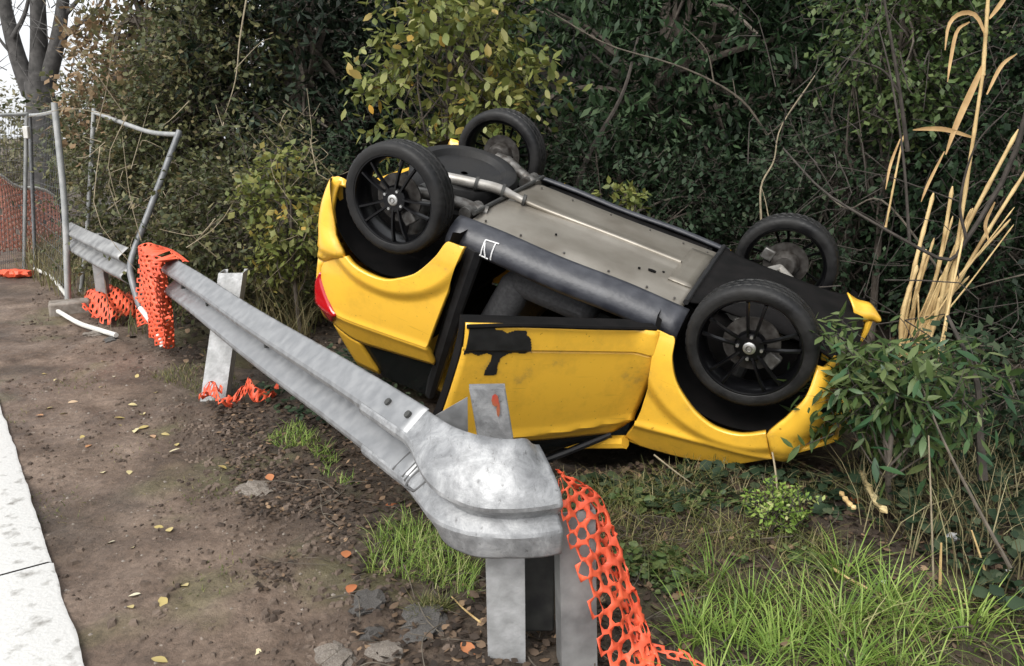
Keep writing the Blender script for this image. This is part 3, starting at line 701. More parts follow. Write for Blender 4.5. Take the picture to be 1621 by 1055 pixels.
def postC(name, base, top, w, d, ang, m, box=False):
    """C-section post, open side towards ang+90"""
    b, t = Vector(base), Vector(top); mb = MB()
    c, s_ = math.cos(ang), math.sin(ang)
    pr = [(-w/2, -d/2), (w/2, -d/2), (w/2, d/2), (w/2-.025, d/2), (w/2-.025, d/2-.005), (w/2-.006, d/2-.005), (w/2-.006, -d/2+.006), (-w/2+.006, -d/2+.006), (-w/2+.006, d/2-.005), (-w/2+.025, d/2-.005), (-w/2+.025, d/2), (-w/2, d/2)]
    if box: pr = [(-w/2+.004, -d/2), (w/2-.004, -d/2), (w/2, -d/2+.004), (w/2, d/2), (-w/2, d/2), (-w/2, -d/2+.004)]
    rows = [[(q.x+px*c-py*s_, q.y+px*s_+py*c, q.z) for px, py in pr] for q in (b, t)]
    mb.grid(rows, True); n = len(pr)
    mb.f.append(tuple(range(n))[::-1]); mb.f.append(tuple(range(n, 2*n)))
    return rel(mb.obj(name, m, rail, smooth=False, fix=True))
ra = math.atan2(RD[1], RD[0])
postC('post', (-.015, 2.22, -.3), (-.025, 2.215, .60), .118, .07, 0.06, M['post_steel'])
postC('post', (.215, 2.20, -.3), (.19, 2.235, .50), .115, .07, 0.2, M['galv_dull'])
ptop = postC('post', (.07, 2.50, -.2), (-.082, 2.50, .80), .118, .06, .05, M['galv_worn'], True)
p2t = postC('post', (-1.90, 4.70, -.25), (-1.775, 5.02, .765), .15, .16, ra+1.1+math.pi, M['post_steel'])
postC('post', (-3.45, 7.35, -.2), (-3.40, 7.33, .72), .10, .12, ra+1.4, M['galv_dull'])
rel(MB().box((.085, 2.36, .22), (.055, .03, .22)).obj('spacer_block', M['darkmetal'], rail, bevel=.006))
q = MB().add([(-.27, 2.47, .70), (-.145, 2.47, .775), (-.145, 2.47, .62), (-.27, 2.475, .62)], [(0, 1, 2, 3)]); rel(q.obj('gusset_plate', M['galv'], rail, smooth=False, solid=.006))
rsp = onz(788, 640, .765); rsp = Vector(rsp)
rs = MB().add([(-.055+.012*math.cos(a), 2.462, .765+.022*math.sin(a)) for a in np.linspace(0, 6.28, 9)[:-1]]+[(-.045+.006*math.cos(a), 2.4615, .735+.028*math.sin(a)) for a in np.linspace(0, 6.28, 9)[:-1]], [tuple(range(8)), tuple(range(8, 16))])
rel(rs.obj('rust_stain', M['rust'], rail, smooth=False, solid=.001, fix=True))
# bolts on the upper lobe and in the valley
def railpt(a, d, z): q = rl(a); nr = -RN; return Vector((q[0]+nr[0]*d, q[1]+nr[1]*d, .44+z))
nrv = Vector((-RN[0], -RN[1], 0)); upl = (nrv*.7+Vector((0, 0, .75))).normalized()
for a in (.12, .27):
    c = railpt(a, .042, .282); rel(MB().tube([c, c+upl*.014], .013, 8).obj('rail_bolt', M['darkmetal'], rail, angle=30))
for a, z in ((1.75, .155), (2.95, .155), (3.55, .17), (3.45, .11), (3.62, .20)):
    c = railpt(a, .012 if z < .16 else .03, z); rel(MB().tube([c-nrv*.01, c+nrv*.016], .013, 8).obj('rail_bolt', M['darkmetal'], rail, angle=30))
# stamped outline letters in the valley of the end terminal
def termpt(i, zf, off=.006):
    i = float(i); k = int(i); u = i-k; j = zf*(len(WPROF)-1); jj = int(j); w = j-jj
    P = lambda a, b: np.array(rb_[min(a, 71)][min(b, 19)])
    p = (P(k, jj)*(1-w)+P(k, jj+1)*w)*(1-u)+(P(k+1, jj)*(1-w)+P(k+1, jj+1)*w)*u
    tt = pathB[min(k+1, 71)]-pathB[max(k-1, 0)]; tt /= np.linalg.norm(tt)
    return Vector((p[0]+tt[1]*off, p[1]-tt[0]*off, p[2]))
mb = MB()
for strokes in ([(21, .34), (21.5, .44), (24, .47), (26.5, .45), (26.8, .34)], [(28.6, .47), (28.8, .40), (29, .32)], [(31, .47), (31, .32), (34, .31), (36.5, .36), (36.5, .44), (33.5, .475), (31, .47)]):
    mb.tube(spline([termpt(i_, z_, .007) for i_, z_ in strokes], 20), .0048, 6)
rel(mb.obj('stamped_mark', M['stamp'], rail))
# older length of barrier beyond the break
rail2 = thing('guard_rail', 'older dull sagging barrier length behind the bent fence tubes', 'guard rail', (-3.4, 6.6, 0))
pathC = np.array([at(u, v, Y)[:2] for u, v, Y in ((205, 400, 6.35), (160, 385, 7.0), (115, 370, 7.9))]); pathC = resample(pathC, 16)
zc = np.linspace(.42, .46, 16)
o = MB().grid(beam_rows(pathC[::-1], zc[::-1])).obj('beam', M['galv_dull'], rail2, angle=40, solid=.004); o.location = -Vector(rail2.location)
c = pathC[10]; o = MB().box((c[0]+.06, c[1]+.03, .3), (.05, .04, .42)).obj('post', M['galv_dull'], rail2, bevel=.006); o.location = -Vector(rail2.location)

# ------------------------------------------------------------------ orange safety net
def net(name, fn, nu, nv, label, m, hole=.36, group='scraps of orange safety net', drop=0, seed=0, el=1.0):
    r_ = random.Random(seed); mb = MB()
    ang = [math.pi/4*k for k in range(8)]
    for j in range(nv):
        for i in range(nu):
            if r_.random() < drop: continue
            st = .5 if j % 2 else 0
            u0 = (i+st)/(nu+.5); u1 = (i+1+st)/(nu+.5); v0 = j/nv; v1 = (j+1)/nv
            uc, vc = (u0+u1)/2, (v0+v1)/2; hu, hv = (u1-u0)/2, (v1-v0)/2
            sq = [(uc+hu*max(-1, min(1, 1.42*math.cos(a))), vc+hv*max(-1, min(1, 1.42*math.sin(a)))) for a in ang]
            hs = hole*r_.uniform(.72, 1.18); jx = r_.uniform(-.22, .22)*hu; jy = r_.uniform(-.2, .2)*hv; ho = [(uc+jx+2*hs*hu*math.cos(a)*r_.uniform(.85, 1.1), vc+jy+2*hs*hv*math.sin(a)*r_.uniform(.85, 1.1)) for a in ang]
            mb.add([fn(u, v) for u, v in sq+ho], [(k, (k+1) % 8, 8+(k+1) % 8, 8+k) for k in range(8)])
    bm = bmesh.new(); me = bpy.data.meshes.new(name); me.from_pydata(mb.v, [], mb.f); bm.from_mesh(me)
    bmesh.ops.remove_doubles(bm, verts=bm.verts, dist=.0008); bmesh.ops.recalc_face_normals(bm, faces=bm.faces); bm.to_mesh(me); bm.free(); me.shade_smooth()
    o = link(name, me, m); md = o.modifiers.new('s', 'SOLIDIFY'); md.thickness = .0018; md.offset = 0
    tag(o, label, 'safety net', group)
    return o
def surf(left, right, amp=.0, seed=0, fq=9):
    L_ = spline(left, 60); R_ = spline(right, 60); r_ = seed*3.7
    def fn(u, v):
        t = min(max(v, 0), 1)*59; i = min(int(t), 58); w = t-i
        a = L_[i]*(1-w)+L_[i+1]*w; b = R_[i]*(1-w)+R_[i+1]*w; p = a*(1-u)+b*u
        n1 = math.sin(u*fq+v*5+r_)*math.sin(v*fq*1.7+r_*2)+.6*math.sin(u*fq*2.3-v*9+r_)
        dirn = np.array([.2, -.7, .6]); return tuple(p+dirn*amp*n1)
    return fn
# hanging from the barrier's near end down to the grass
Lp = [(.140, 2.17, .62), (.145, 2.13, .50), (.185, 2.10, .38), (.24, 2.07, .22), (.275, 2.04, .06), (.29, 1.95, .02)]
Rp = [(.150, 2.19, .63), (.27, 2.26, .53), (.33, 2.25, .38), (.385, 2.23, .22), (.44, 2.20, .08), (.46, 2.0, .03)]
def twolayer(u, v):
    if u <= .5: return surf1(u*2, v)
    p = np.array(surf2((u-.5)*2, v)); return tuple(p)
surf1 = surf(Lp, Rp, .013, 1)
Lp2 = [(x+.05*t, y+.03, z+.01) for t, (x, y, z) in zip(np.linspace(0, 1, 6), Rp)]; Rp2 = [(a[0]*.35+b[0]*.65-.02, a[1]*.35+b[1]*.65+.045, a[2]*.4+b[2]*.6) for a, b in zip(Lp, Rp)]
surf2 = surf([Rp[i] for i in range(6)], Rp2, .014, 2)
net('orange_net', twolayer, 8, 15, 'orange mesh net hanging from the curled end of the barrier', M['orange'], .42, seed=1, drop=.03)
Lp = [(.385, 2.20, .10), (.44, 2.20, .05), (.52, 2.18, .045), (.58, 2.14, .03)]; Rp = [(.39, 2.15, .075), (.45, 2.165, .03), (.52, 2.15, .02), (.60, 2.11, .02)]
net('orange_net', surf(Lp, Rp, .006, 4), 1, 6, 'torn orange net strip trailing on the grass below the barrier end', M['orange'], .30, seed=4)
# draped over the barrier by the bent fence tube
a_ = 3.98
def drape(u, v):
    a = 3.70+.95*u+.04*math.sin(v*7); q = rl(a); nr = -RN
    if v < .18: d = .0-.05*(1-v/.18); z = .755+.02*math.sin(u*3.14)
    else:
        w = (v-.18)/.82; d = .115+.05*math.sin(u*13+w*2.2)+.028*math.sin(u*29+w*5)+.02*w; z = .765-.62*w-.03*math.sin(u*6)
    sq = 1-.25*max(0, v-.5); q = rl(4.1+(a-4.1)*sq)
    return (q[0]+nr[0]*d, q[1]+nr[1]*d, z+.012*math.sin(u*31)*(v > .1))
net('orange_net', drape, 24, 22, 'orange net draped over the barrier where the tube is bent', M['orange'], .30, drop=.03, seed=2)
# heap lying on the mud
gA = [onz(u, v, .02) for u, v in ((118, 488), (150, 512), (178, 520), (215, 502))]; gB = [onz(u, v, .05) for u, v in ((150, 462), (180, 460), (205, 470), (222, 482))]
def flatn(u, v):
    t = v*3; i = min(int(t), 2); w = t-i; a = gA[i]*(1-w)+gA[i+1]*w; b = gB[i]*(1-w)+gB[i+1]*w; p = a*(1-u)+b*u
    return (p[0], p[1], gz1(p[0], p[1])+.05+.13*math.sin(u*math.pi)*math.sin(v*math.pi)**.6+.03*math.sin(u*14+v*9))
net('orange_net', flatn, 9, 14, 'crumpled orange net lying flat on the mud below the fence', M['orange'], .30, seed=5)
# small knot at the post foot
kc = onz(378, 645)
def knot(u, v):
    a = v*2.6+.3; r = .20+.05*math.sin(u*9+v*13); x = -.22+.46*v; 
    return (kc[0]+x, kc[1]+.05*math.sin(v*15)+.10*(u-.5), gz1(kc[0]+x, kc[1])+.03+.10*abs(math.sin(v*6.5+.5))*(.4+u*.6)+.03*math.sin(u*8+v*21))
net('orange_net', knot, 5, 14, 'small knotted orange net scrap at the foot of the barrier post', M['orange'], .30, drop=.12, seed=6)
# upright haze-paled run of net by the road far off
fa = [onz(0, 385, .0), onz(92, 355, .0)]
A_ = at(-60, 395, 9.9); B_ = at(95, 372, 11.5)
def upn(u, v):
    p = A_*(1-v)+B_*v; zt = at(-60, 250, 9.9)[2]*(1-v)+at(95, 312, 11.5)[2]*v; zb = .08
    return (p[0]+.03*math.sin(v*12+u*3), p[1]+.05*math.sin(v*9), zb+(zt-zb)*u+.03*math.sin(v*17))
net('orange_net', upn, 12, 30, 'haze-paled orange net strung upright beside the far fence', M['orange_hazed'], .25, drop=.02, seed=7)
tp = [upn(1.0, t) for t in np.linspace(0, 1, 16)]
o = MB().tube(tp, .022, 6).obj('net_top_band', M['whitetube']); tag(o, 'pale band along the top of the far orange net', 'band')
rc = onz(28, 440)
mb = MB(); rows = []
for i, t in enumerate(np.linspace(0, 1, 12)):
    rows.append([(rc[0]-.17+.34*t+.02*math.sin(k*2+i), rc[1]+.07*math.cos(k*math.pi/4)+.02*math.sin(i*1.7), gz1(rc[0], rc[1])+.06+.055*math.sin(k*math.pi/4)*(1-.6*abs(t-.4))) for k in range(8)])
mb.grid(rows, True); mb.f += [tuple(range(8))[::-1], tuple(88+k for k in range(8))]
o = mb.obj('orange_wrap', M['orange'], fix=True); tag(o, 'rolled orange plastic bundle on the mud by the fence foot', 'plastic bundle')

# ------------------------------------------------------------------ wrecked temporary fence
def tubepart(name, pts, r, m, parent, n=14, sides=10):
    o = MB().tube(spline(pts, n), r, sides).obj(name, m, parent); o.location = -Vector(parent.location); return o
def wires(name, c00, c10, c01, c11, nu, nv, parent, r=.0022):
    mb = MB(); c00, c10, c01, c11 = map(np.asarray, (c00, c10, c01, c11))
    f = lambda u, v: (c00*(1-u)+c10*u)*(1-v)+(c01*(1-u)+c11*u)*v
    for i in range(1, nu): mb.tube([f(i/nu, 0), f(i/nu, .5), f(i/nu, 1)], r, 3, False)
    for j in range(1, nv): mb.tube([f(0, j/nv), f(.5, j/nv), f(1, j/nv)], r, 3, False)
    o = mb.obj(name, M['tube_dark'], parent); o.location = -Vector(parent.location); o['kind'] = 'stuff'; return o
b1 = onz(38, 430); t1 = at(42, 178, b1[1]); l1 = at(-90, 190, 9.0); lb1 = np.array([l1[0], l1[1], 0])
fA = thing('temporary_fence', 'upright wire fence panel standing on a road edge by the orange bundle', 'fence', b1, 'temporary fence panels')
tubepart('post', [b1, (b1+t1)/2, t1], .022, M['tube'], fA); tubepart('post', [lb1, (lb1+l1)/2, l1], .022, M['tube'], fA)
tubepart('top_rail', [l1, (l1+t1)/2, t1-np.array([0, 0, .02])], .02, M['tube'], fA); wires('wire_mesh', lb1, b1, l1, t1, 26, 14, fA)
b2 = onz(56, 424); t2 = at(47, 183, b2[1]); b3 = onz(108, 484); t3 = at(86, 163, b3[1]+.15)
fB = thing('temporary_fence', 'leaning fence panel with a greenish thick front post and empty frame', 'fence', b3, 'temporary fence panels')
tubepart('post', [b2, (b2+t2)/2, t2], .022, M['tube_dark'], fB); tubepart('post', [b3, (b3+t3)/2+np.array([.03, 0, 0]), t3], .030, M['tube'], fB)
tubepart('top_rail', [t2, (t2+t3)/2-np.array([0, 0, .05]), t3-np.array([0, 0, .08])], .02, M['tube'], fB); wires('wire_mesh', b2, b3, t2, t3, 18, 12, fB, .0018)
cl = at(42, 210, b1[1]-.03); o = MB().box(cl, (.03, .03, .07)).obj('clamp', M['whitetube'], fA, bevel=.01); o.location = -Vector(fA.location)
b4 = onz(128, 462); t4 = at(149, 172, b4[1]); k5 = at(212, 398, 6.35); b5 = at(222, 487, 6.05); t5 = at(284, 208, 6.9)
fC = thing('temporary_fence', 'mangled fence frame with one tube bent sharply over the barrier', 'fence', b4, 'temporary fence panels')
tubepart('post', [b4, (b4*2+t4)/3+np.array([.02, 0, 0]), t4], .022, M['tube'], fC)
tubepart('bent_post', [t5, t5*.6+k5*.4, t5*.15+k5*.85, k5, at(206, 425, 6.25), at(212, 455, 6.15), b5], .026, M['tube_dark'], fC, 26)
tubepart('top_rail', [t4-np.array([0, 0, .04]), at(200, 197, 7.7), at(240, 210, 7.3), t5-np.array([0, 0, .03])], .021, M['tube'], fC)
tubepart('loose_wire', [at(150, 215, 8.3), at(143, 250, 8.25), at(153, 280, 8.2), at(147, 300, 8.2)], .006, M['tube'], fC)
e5 = onz(258, 549, .03)
tubepart('broken_end', [b5, (b5*.5+e5*.5)+np.array([.01, 0, .02]), e5], .022, M['whitetube'], fC)
for (nm, lab, pts) in (('fallen_tube', 'white curved tube lying on the mud beside the orange net', [(92, 493), (125, 512), (155, 522), (184, 531)]), ('fallen_tube', 'pale thin tube curving down to the greenish fence post', [(55, 426), (80, 438), (96, 456), (110, 474)])):
    P = [onz(u, v, .05) for u, v in pts]
    o = MB().tube(spline(P, 16), .02, 8).obj(nm, M['whitetube']); tag(o, lab, 'tube')
for (u, v, lab) in ((112, 496, 'muddy concrete foot under the greenish fence post'),):
    p = onz(u, v); o = MB().box((p[0], p[1], .05), (.17, .10, .07), Matrix.Rotation(.5, 3, 'Z')).obj('concrete_block', M['stone_pale'], None, bevel=.02); tag(o, lab, 'concrete foot')

# ------------------------------------------------------------------ foliage machinery
def norm(a): return a/np.maximum(np.linalg.norm(a, axis=-1, keepdims=True), 1e-9)
def leaf_frames(rng, C, Rr, ntw, Lt, per, ll, lw, cen, up=.25, out=.9, droop=.15, shell=.75):
    """clump centres C (k,3), radii Rr -> leaf base, axis, normal, length, width + twig segments"""
    k = len(C); ci = np.repeat(np.arange(k), ntw); n = len(ci)
    rdir = norm(rng.normal(size=(n, 3))); rr = Rr[ci][:, None]*(rng.random((n, 1))**(1-shell))
    o = C[ci]+rdir*rr*np.array([1, 1, .8])
    d = norm(rng.normal(size=(n, 3))*.8+out*rdir+.5*norm(C[ci]-cen)+np.array([0, 0, up]))
    L = Lt*(.6+.8*rng.random((n, 1)))
    t = (np.arange(per)+.5)/per; tj = np.clip(t[None, :]+rng.normal(0, .04, (n, per)), .05, 1)
    p = o[:, None]+d[:, None]*(L[:, None]*tj[..., None]); p[..., 2] -= droop*L*(tj**2)
    sidev = norm(np.cross(d, rng.normal(size=(n, 3))))
    sg = np.where(np.arange(per) % 2 == 0, 1, -1)[None, :, None]
    a = norm(d[:, None]*.55+sidev[:, None]*sg*.8+rng.normal(0, .28, (n, per, 3))+np.array([0, 0, -droop]))
    nn = norm(np.cross(a, np.cross(np.array([0, 0, 1.])+rng.normal(0, .5, (n, per, 3)), a)))
    sc = .65+.7*rng.random((n, per))
    leaf_frames.tone = np.repeat(rng.random(k)[ci], per)
    return p.reshape(-1, 3), a.reshape(-1, 3), nn.reshape(-1, 3), (ll*sc).ravel(), (lw*sc).ravel(), o, o+d*L-np.array([0, 0, 1])*droop*L
def leaves_mesh(name, p, a, n, ll, lw, m, rnd, parent=None, six=False):
    s = np.cross(a, n); N = len(p); ll = ll[:, None]; lw = lw[:, None]
    if not six:
        V = np.stack([p, p+a*ll*.45+s*lw*.5-n*lw*.12, p+a*ll-n*ll*.08, p+a*ll*.45-s*lw*.5-n*lw*.12], 1)
        b = np.arange(N)[:, None]*4; F = np.concatenate([b+np.array([[0, 1, 2]]), b+np.array([[0, 2, 3]])], 0); k = 4
    else:
        V = np.stack([p, p+a*ll*.28+s*lw*.42-n*lw*.15, p+a*ll*.62+s*lw*.44-n*lw*.16, p+a*ll-n*ll*.12, p+a*ll*.62-s*lw*.44-n*lw*.16, p+a*ll*.28-s*lw*.42-n*lw*.15, p+a*ll*.45], 1)
        b = np.arange(N)[:, None]*7; F = np.concatenate([b+np.array([[6, i, (i+1) % 6]]) for i in range(6)], 0); k = 7
    o = np_mesh(name, V, F, m, parent, np.repeat(rnd, k), smooth=six); return o
def twigs_mesh(name, A, B, r, m, parent):
    A = np.asarray(A); B = np.asarray(B); d = norm(B-A); s = norm(np.cross(d, np.array([.3, .5, .8]))); u = np.cross(d, s); N = len(A)
    V = np.stack([A+s*r, A-s*r*.5+u*r*.87, A-s*r*.5-u*r*.87, B], 1); b = np.arange(N)[:, None]*4
    F = np.concatenate([b+np.array([[0, 1, 3]]), b+np.array([[1, 2, 3]]), b+np.array([[2, 0, 3]])], 0)
    o = np_mesh(name, V, F, m, parent); o['kind'] = 'stuff'; return o
def crown_clumps(rng, cen, R, k, cr, fill=.55):
    d = norm(rng.normal(size=(k, 3))); r = fill+(1-fill)*rng.random((k, 1))
    C = np.asarray(cen)+d*r*np.asarray(R); return C, cr*(.7+.6*rng.random(k))
def plant(name, label, cat, base, cen, R, k, cr, ntw, Lt, per, ll, lw, m, seed, group=None, trunk=.04, six=False, up=.25, droop=.15, bark='bark', singles=0, single_mat=None, fill=.5, zmin=None, tw='twig_dark', shade=1.0):
    rng = np.random.default_rng(seed); base = np.array([base[0], base[1], gz1(base[0], base[1])-.03]); cen = np.asarray(cen, float)
    root = thing(name, label, cat, base, group); bo = -Vector(base)
    C, Rr = crown_clumps(rng, cen, R, k, cr, fill)
    if zmin is not None: C[:, 2] = np.maximum(C[:, 2], zmin+.5*Rr)
    # trunk and limbs
    mid = base*.5+cen*.5+rng.normal(0, .06, 3)*np.array([1, 1, .2]); topp = cen+np.array([0, 0, R[2]*.35])
    tp = spline([base, mid, cen, topp], 14)
    o = MB().tube(tp, list(np.linspace(trunk, trunk*.35, 14)), 8).obj('trunk', M[bark], root); o.location = bo
    mb = MB()
    for c in C[:min(k, 46)]:
        s_ = tp[rng.integers(3, 13)]; mm = (s_+c)/2+rng.normal(0, .12*np.linalg.norm(c-s_), 3)
        mb.tube(spline([s_, mm, c], 7), list(np.linspace(trunk*.38, trunk*.10, 7)), 5, False)
    o = mb.obj('limbs', M[bark], root); o.location = bo
    p, a, n, l_, w_, A, B = leaf_frames(rng, C, Rr, ntw, Lt, per, ll, lw, cen, up, .9, droop)
    g0 = gz(p[:, 0], p[:, 1]); keep = p[:, 2] > g0+.02
    p, a, n, l_, w_ = p[keep], a[keep], n[keep], l_[keep], w_[keep]
    rnd = np.clip(rng.random(len(p))*.6+.55*leaf_frames.tone[keep]-.08, 0, 1)
    if singles:
        vis = np.argsort(p @ np.array([0, 1, 0])+rng.normal(0, .25, len(p)))
        pick = vis[:singles]; rest = np.setdiff1d(np.arange(len(p)), pick)
        protos = [leaf_proto(q, seed) for q in range(4)]
        for i in pick:
            s = np.cross(a[i], n[i]); Mx = Matrix([[s[0]*w_[i], a[i][0]*l_[i], n[i][0]*l_[i], p[i][0]-base[0]], [s[1]*w_[i], a[i][1]*l_[i], n[i][1]*l_[i], p[i][1]-base[1]], [s[2]*w_[i], a[i][2]*l_[i], n[i][2]*l_[i], p[i][2]-base[2]], [0, 0, 0, 1]])
            me = protos[int(rng.integers(4))]
            if not me.materials: me.materials.append(single_mat)
            o = bpy.data.objects.new('leaf', me); COL.objects.link(o); o.parent = root; o.matrix_local = Mx
        p, a, n, l_, w_, rnd = p[rest], a[rest], n[rest], l_[rest], w_[rest], rnd[rest]
    o = leaves_mesh('crown', p, a, n, l_, w_, m, rnd, root, six); o.location = bo; o['kind'] = 'stuff'
    o = twigs_mesh('twigs', A, B, .0035, M[tw], root); o.location = bo
    return root
_lp = {}
def leaf_proto(q, seed):
    key = (q, seed)
    if key in _lp: return _lp[key]
    r_ = random.Random(q*7+seed); v = []; f = []
    rowsn = [(.0, .03), (.15, .28), (.38, .47), (.62, .45), (.84, .24), (1.0, .01)]
    curl = r_.uniform(.04, .22); fold = r_.uniform(.08, .2); bend = r_.uniform(-.12, .12)
    for t, h in rowsn:
        zc_ = -curl*t*t; v += [(-h+bend*t*t, t, zc_+fold*h*.35), (bend*t*t, t, zc_), (h+bend*t*t, t, zc_+fold*h*.35)]
    for i in range(5):
        b = i*3; f += [(b, b+1, b+4, b+3), (b+1, b+2, b+5, b+4)]
    me = bpy.data.meshes.new('leaf'); me.from_pydata(v, [], f); me.shade_smooth(); _lp[key] = me
    return me

# ------------------------------------------------------------------ trees and shrubs behind the car
def XY(u, Y): return at(u, 527, Y)[0]
c = at(712, 95, 6.6)
plant('yellowing_tree', 'young tree with yellowing green leaves behind the raised rear wheels', 'tree', (c[0]+.1, 6.7), c, (.68, .42, .82), 48, .19, 9, .30, 6, .085, .048, M['lf_yellow'], 11, trunk=.03, six=True, droop=.25, singles=280, single_mat=M['lf_yellow_one'], up=.1)
c = at(1060, 120, 7.7)
plant('evergreen_tree', 'dark glossy evergreen tree behind the upturned floor of the car', 'tree', (c[0], 8.1), (c[0], 8.0, 2.1), (1.9, 1.0, 2.1), 120, .30, 24, .30, 7, .115, .038, M['lf_dark'], 12, trunk=.11, droop=.2)
c = at(450, 60, 8.3)
plant('evergreen_tree', 'black-green evergreen tree between the brown creeper and the yellowing tree', 'tree', (c[0], 8.7), (c[0], 8.6, 2.3), (1.35, .9, 2.3), 80, .32, 24, .30, 7, .10, .038, M['lf_shaded'], 13, trunk=.10, droop=.2)
c = at(1470, 100, 7.0)
plant('evergreen_tree', 'dark evergreen tree behind the dry canes', 'tree', (c[0]+.2, 7.3), (c[0]+.2, 7.2, 2.1), (1.5, 1.0, 2.1), 90, .30, 24, .30, 7, .105, .036, M['lf_dark'], 14, trunk=.10, droop=.2)
c = at(1425, 110, 5.7)
plant('light_green_shrub', 'light green small-leaved climber hanging above the far front wheel', 'shrub', (c[0]+.15, 6.0), (c[0], 5.75, 2.30), (.42, .35, .62), 30, .20, 24, .20, 7, .05, .032, M['lf_light'], 15, trunk=.03, droop=.3)
c = at(225, 110, 9.6)
plant('creeper_tree', 'tree wrapped in withered brown creeper above the bent fence tube', 'tree', (c[0], 10.0), (c[0], 9.9, 2.4), (.95, .8, 1.7), 60, .36, 26, .30, 6, .085, .055, M['lf_brown'], 16, trunk=.12, droop=.3)
c = at(330, 150, 8.2)
plant('ivy_tree', 'ivy clad tree with olive leaves beside the black-green evergreen', 'tree', (c[0], 8.6), (c[0], 8.4, 1.7), (.95, .6, 1.6), 90, .33, 30, .26, 6, .06, .038, M['lf_olive'], 17, trunk=.09, droop=.25)
c = at(395, 300, 6.7)
plant('bramble_bush', 'olive bramble bush growing behind the guard rail', 'bush', (c[0], 6.9), (c[0], 6.9, .8), (.85, .5, .95), 70, .22, 20, .24, 6, .055, .032, M['lf_olive'], 18, trunk=.025, droop=.3, zmin=.05, tw='twig')
c = at(250, 300, 8.3)
plant('bramble_bush', 'tangled bramble bush behind the mangled fence frame', 'bush', (c[0], 8.6), (c[0], 8.5, .9), (1.0, .5, .95), 70, .30, 26, .26, 6, .055, .034, M['lf_olive'], 19, trunk=.025, droop=.3, zmin=.05, tw='twig')
c = at(455, 285, 6.2)
plant('yellowish_bush', 'low yellow-green bush beside the car\'s rear bumper', 'bush', (c[0], 6.3), (c[0], 6.25, 1.0), (.34, .25, .45), 16, .14, 13, .18, 6, .06, .04, M['lf_yellow'], 20, trunk=.02, droop=.25)
c = at(1560, 330, 5.6)
plant('dark_bush', 'dark leafy thicket bush directly behind the dry canes', 'bush', (c[0]+.3, 5.9), (c[0]+.35, 5.9, 1.2), (.9, .7, 1.3), 80, .32, 26, .26, 6, .06, .034, M['lf_dark'], 21, trunk=.03, droop=.3, zmin=.05)
c = at(1000, 330, 7.0)
plant('dark_bush', 'dark low bush tucked under the evergreen behind the car floor', 'bush', (c[0], 7.0), (c[0], 6.9, .8), (1.3, .5, .8), 80, .30, 26, .24, 6, .055, .03, M['lf_ivy'], 22, trunk=.03, droop=.3, zmin=.05)
c = at(620, 300, 7.4)
plant('dark_bush', 'dark ivy bush below the yellowing tree', 'bush', (c[0], 7.5), (c[0], 7.5, .8), (.9, .5, .9), 70, .30, 26, .24, 6, .055, .03, M['lf_ivy'], 23, trunk=.03, droop=.3, zmin=.05)
c = at(990, 318, 5.9)
plant('yellow_sprig', 'small yellow-leaved sprig behind the middle of the car floor', 'plant', (c[0], 6.0), c, (.16, .1, .10), 6, .07, 6, .10, 4, .06, .035, M['lf_yellow'], 24, trunk=.008, six=True, droop=.2)
c = at(1350, 260, 6.2)
plant('dark_bush', 'grey-green dark bush above the far front wheel', 'bush', (c[0], 6.3), (c[0], 6.3, 1.3), (.65, .45, 1.0), 50, .28, 24, .24, 6, .05, .028, M['lf_ivy'], 25, trunk=.03, droop=.3, zmin=.1)
# the wood behind, read as one mass, standing on the added bank
rng = np.random.default_rng(31)
k = 560
C = np.stack([rng.uniform(-4.2, 11, k), rng.uniform(9.4, 12.5, k), rng.uniform(.2, 7.0, k)], 1)
C = C[(C[:, 0]+.25*(C[:, 1]-9.4) > -3.3)]
C[:, 2] += gz_smooth(C[:, 0], C[:, 1])*.5
p, a, n, l_, w_, A, B = leaf_frames(rng, C, np.full(len(C), .62), 26, .42, 7, .13, .06, np.array([3., 13, 3]), .2)
rnd = rng.random(len(p))
o = leaves_mesh('far_wood', p, a, n, l_, w_, M['lf_dark'], rnd); tag(o, 'dense dark wood rising behind the trees', 'wood', kind='stuff')
k = 160
C = np.stack([rng.uniform(4.4, 8.5, k), rng.uniform(1.5, 9.5, k), rng.uniform(.5, 6.5, k)], 1)
p, a, n, l_, w_, A, B = leaf_frames(rng, C, np.full(len(C), .6), 26, .42, 7, .13, .06, np.array([7., 6, 3]), .2)
o = leaves_mesh('far_wood', p, a, n, l_, w_, M['lf_dark'], rng.random(len(p))); tag(o, 'dense dark wood beside the canes', 'wood', kind='stuff')
# pale scrub and the grey forked tree by the far road
tr = thing('forked_tree', 'bare grey forked tree beyond the wire fence', 'tree', (at(62, 300, 15)[0], 15, 0))
tb = np.array([at(66, 330, 15)[0], 15, -.1])
o = MB().tube(spline([tb, at(66, 250, 15), at(66, 170, 15), at(60, 130, 15)], 14), list(np.linspace(.30, .22, 14)), 14).obj('trunk', M['bark_grey'], tr); o.location = -Vector(tr.location)
for pts, r0, r1 in (([(50, 150), (28, 90), (10, 20), (-10, -80)], .22, .12), ([(60, 140), (62, 80), (60, 10), (55, -120)], .24, .14), ([(70, 150), (90, 70), (100, 0), (110, -120)], .20, .10), ([(84, 95), (110, 50), (150, 20), (180, -40)], .06, .03), ([(20, 60), (40, 20), (52, -40)], .06, .03), ([(98, 30), (130, -10), (150, -60)], .06, .02), ([(30, 95), (5, 70), (-20, 30)], .05, .02)):
    o = MB().tube(spline([at(u, v, 15+.2*random.random()) for u, v in pts], 10), list(np.linspace(r0*.75, r1*.75, 10)), 10).obj('branch', M['bark_grey'], tr); o.location = -Vector(tr.location)
rng = np.random.default_rng(41)
A = []; B = []
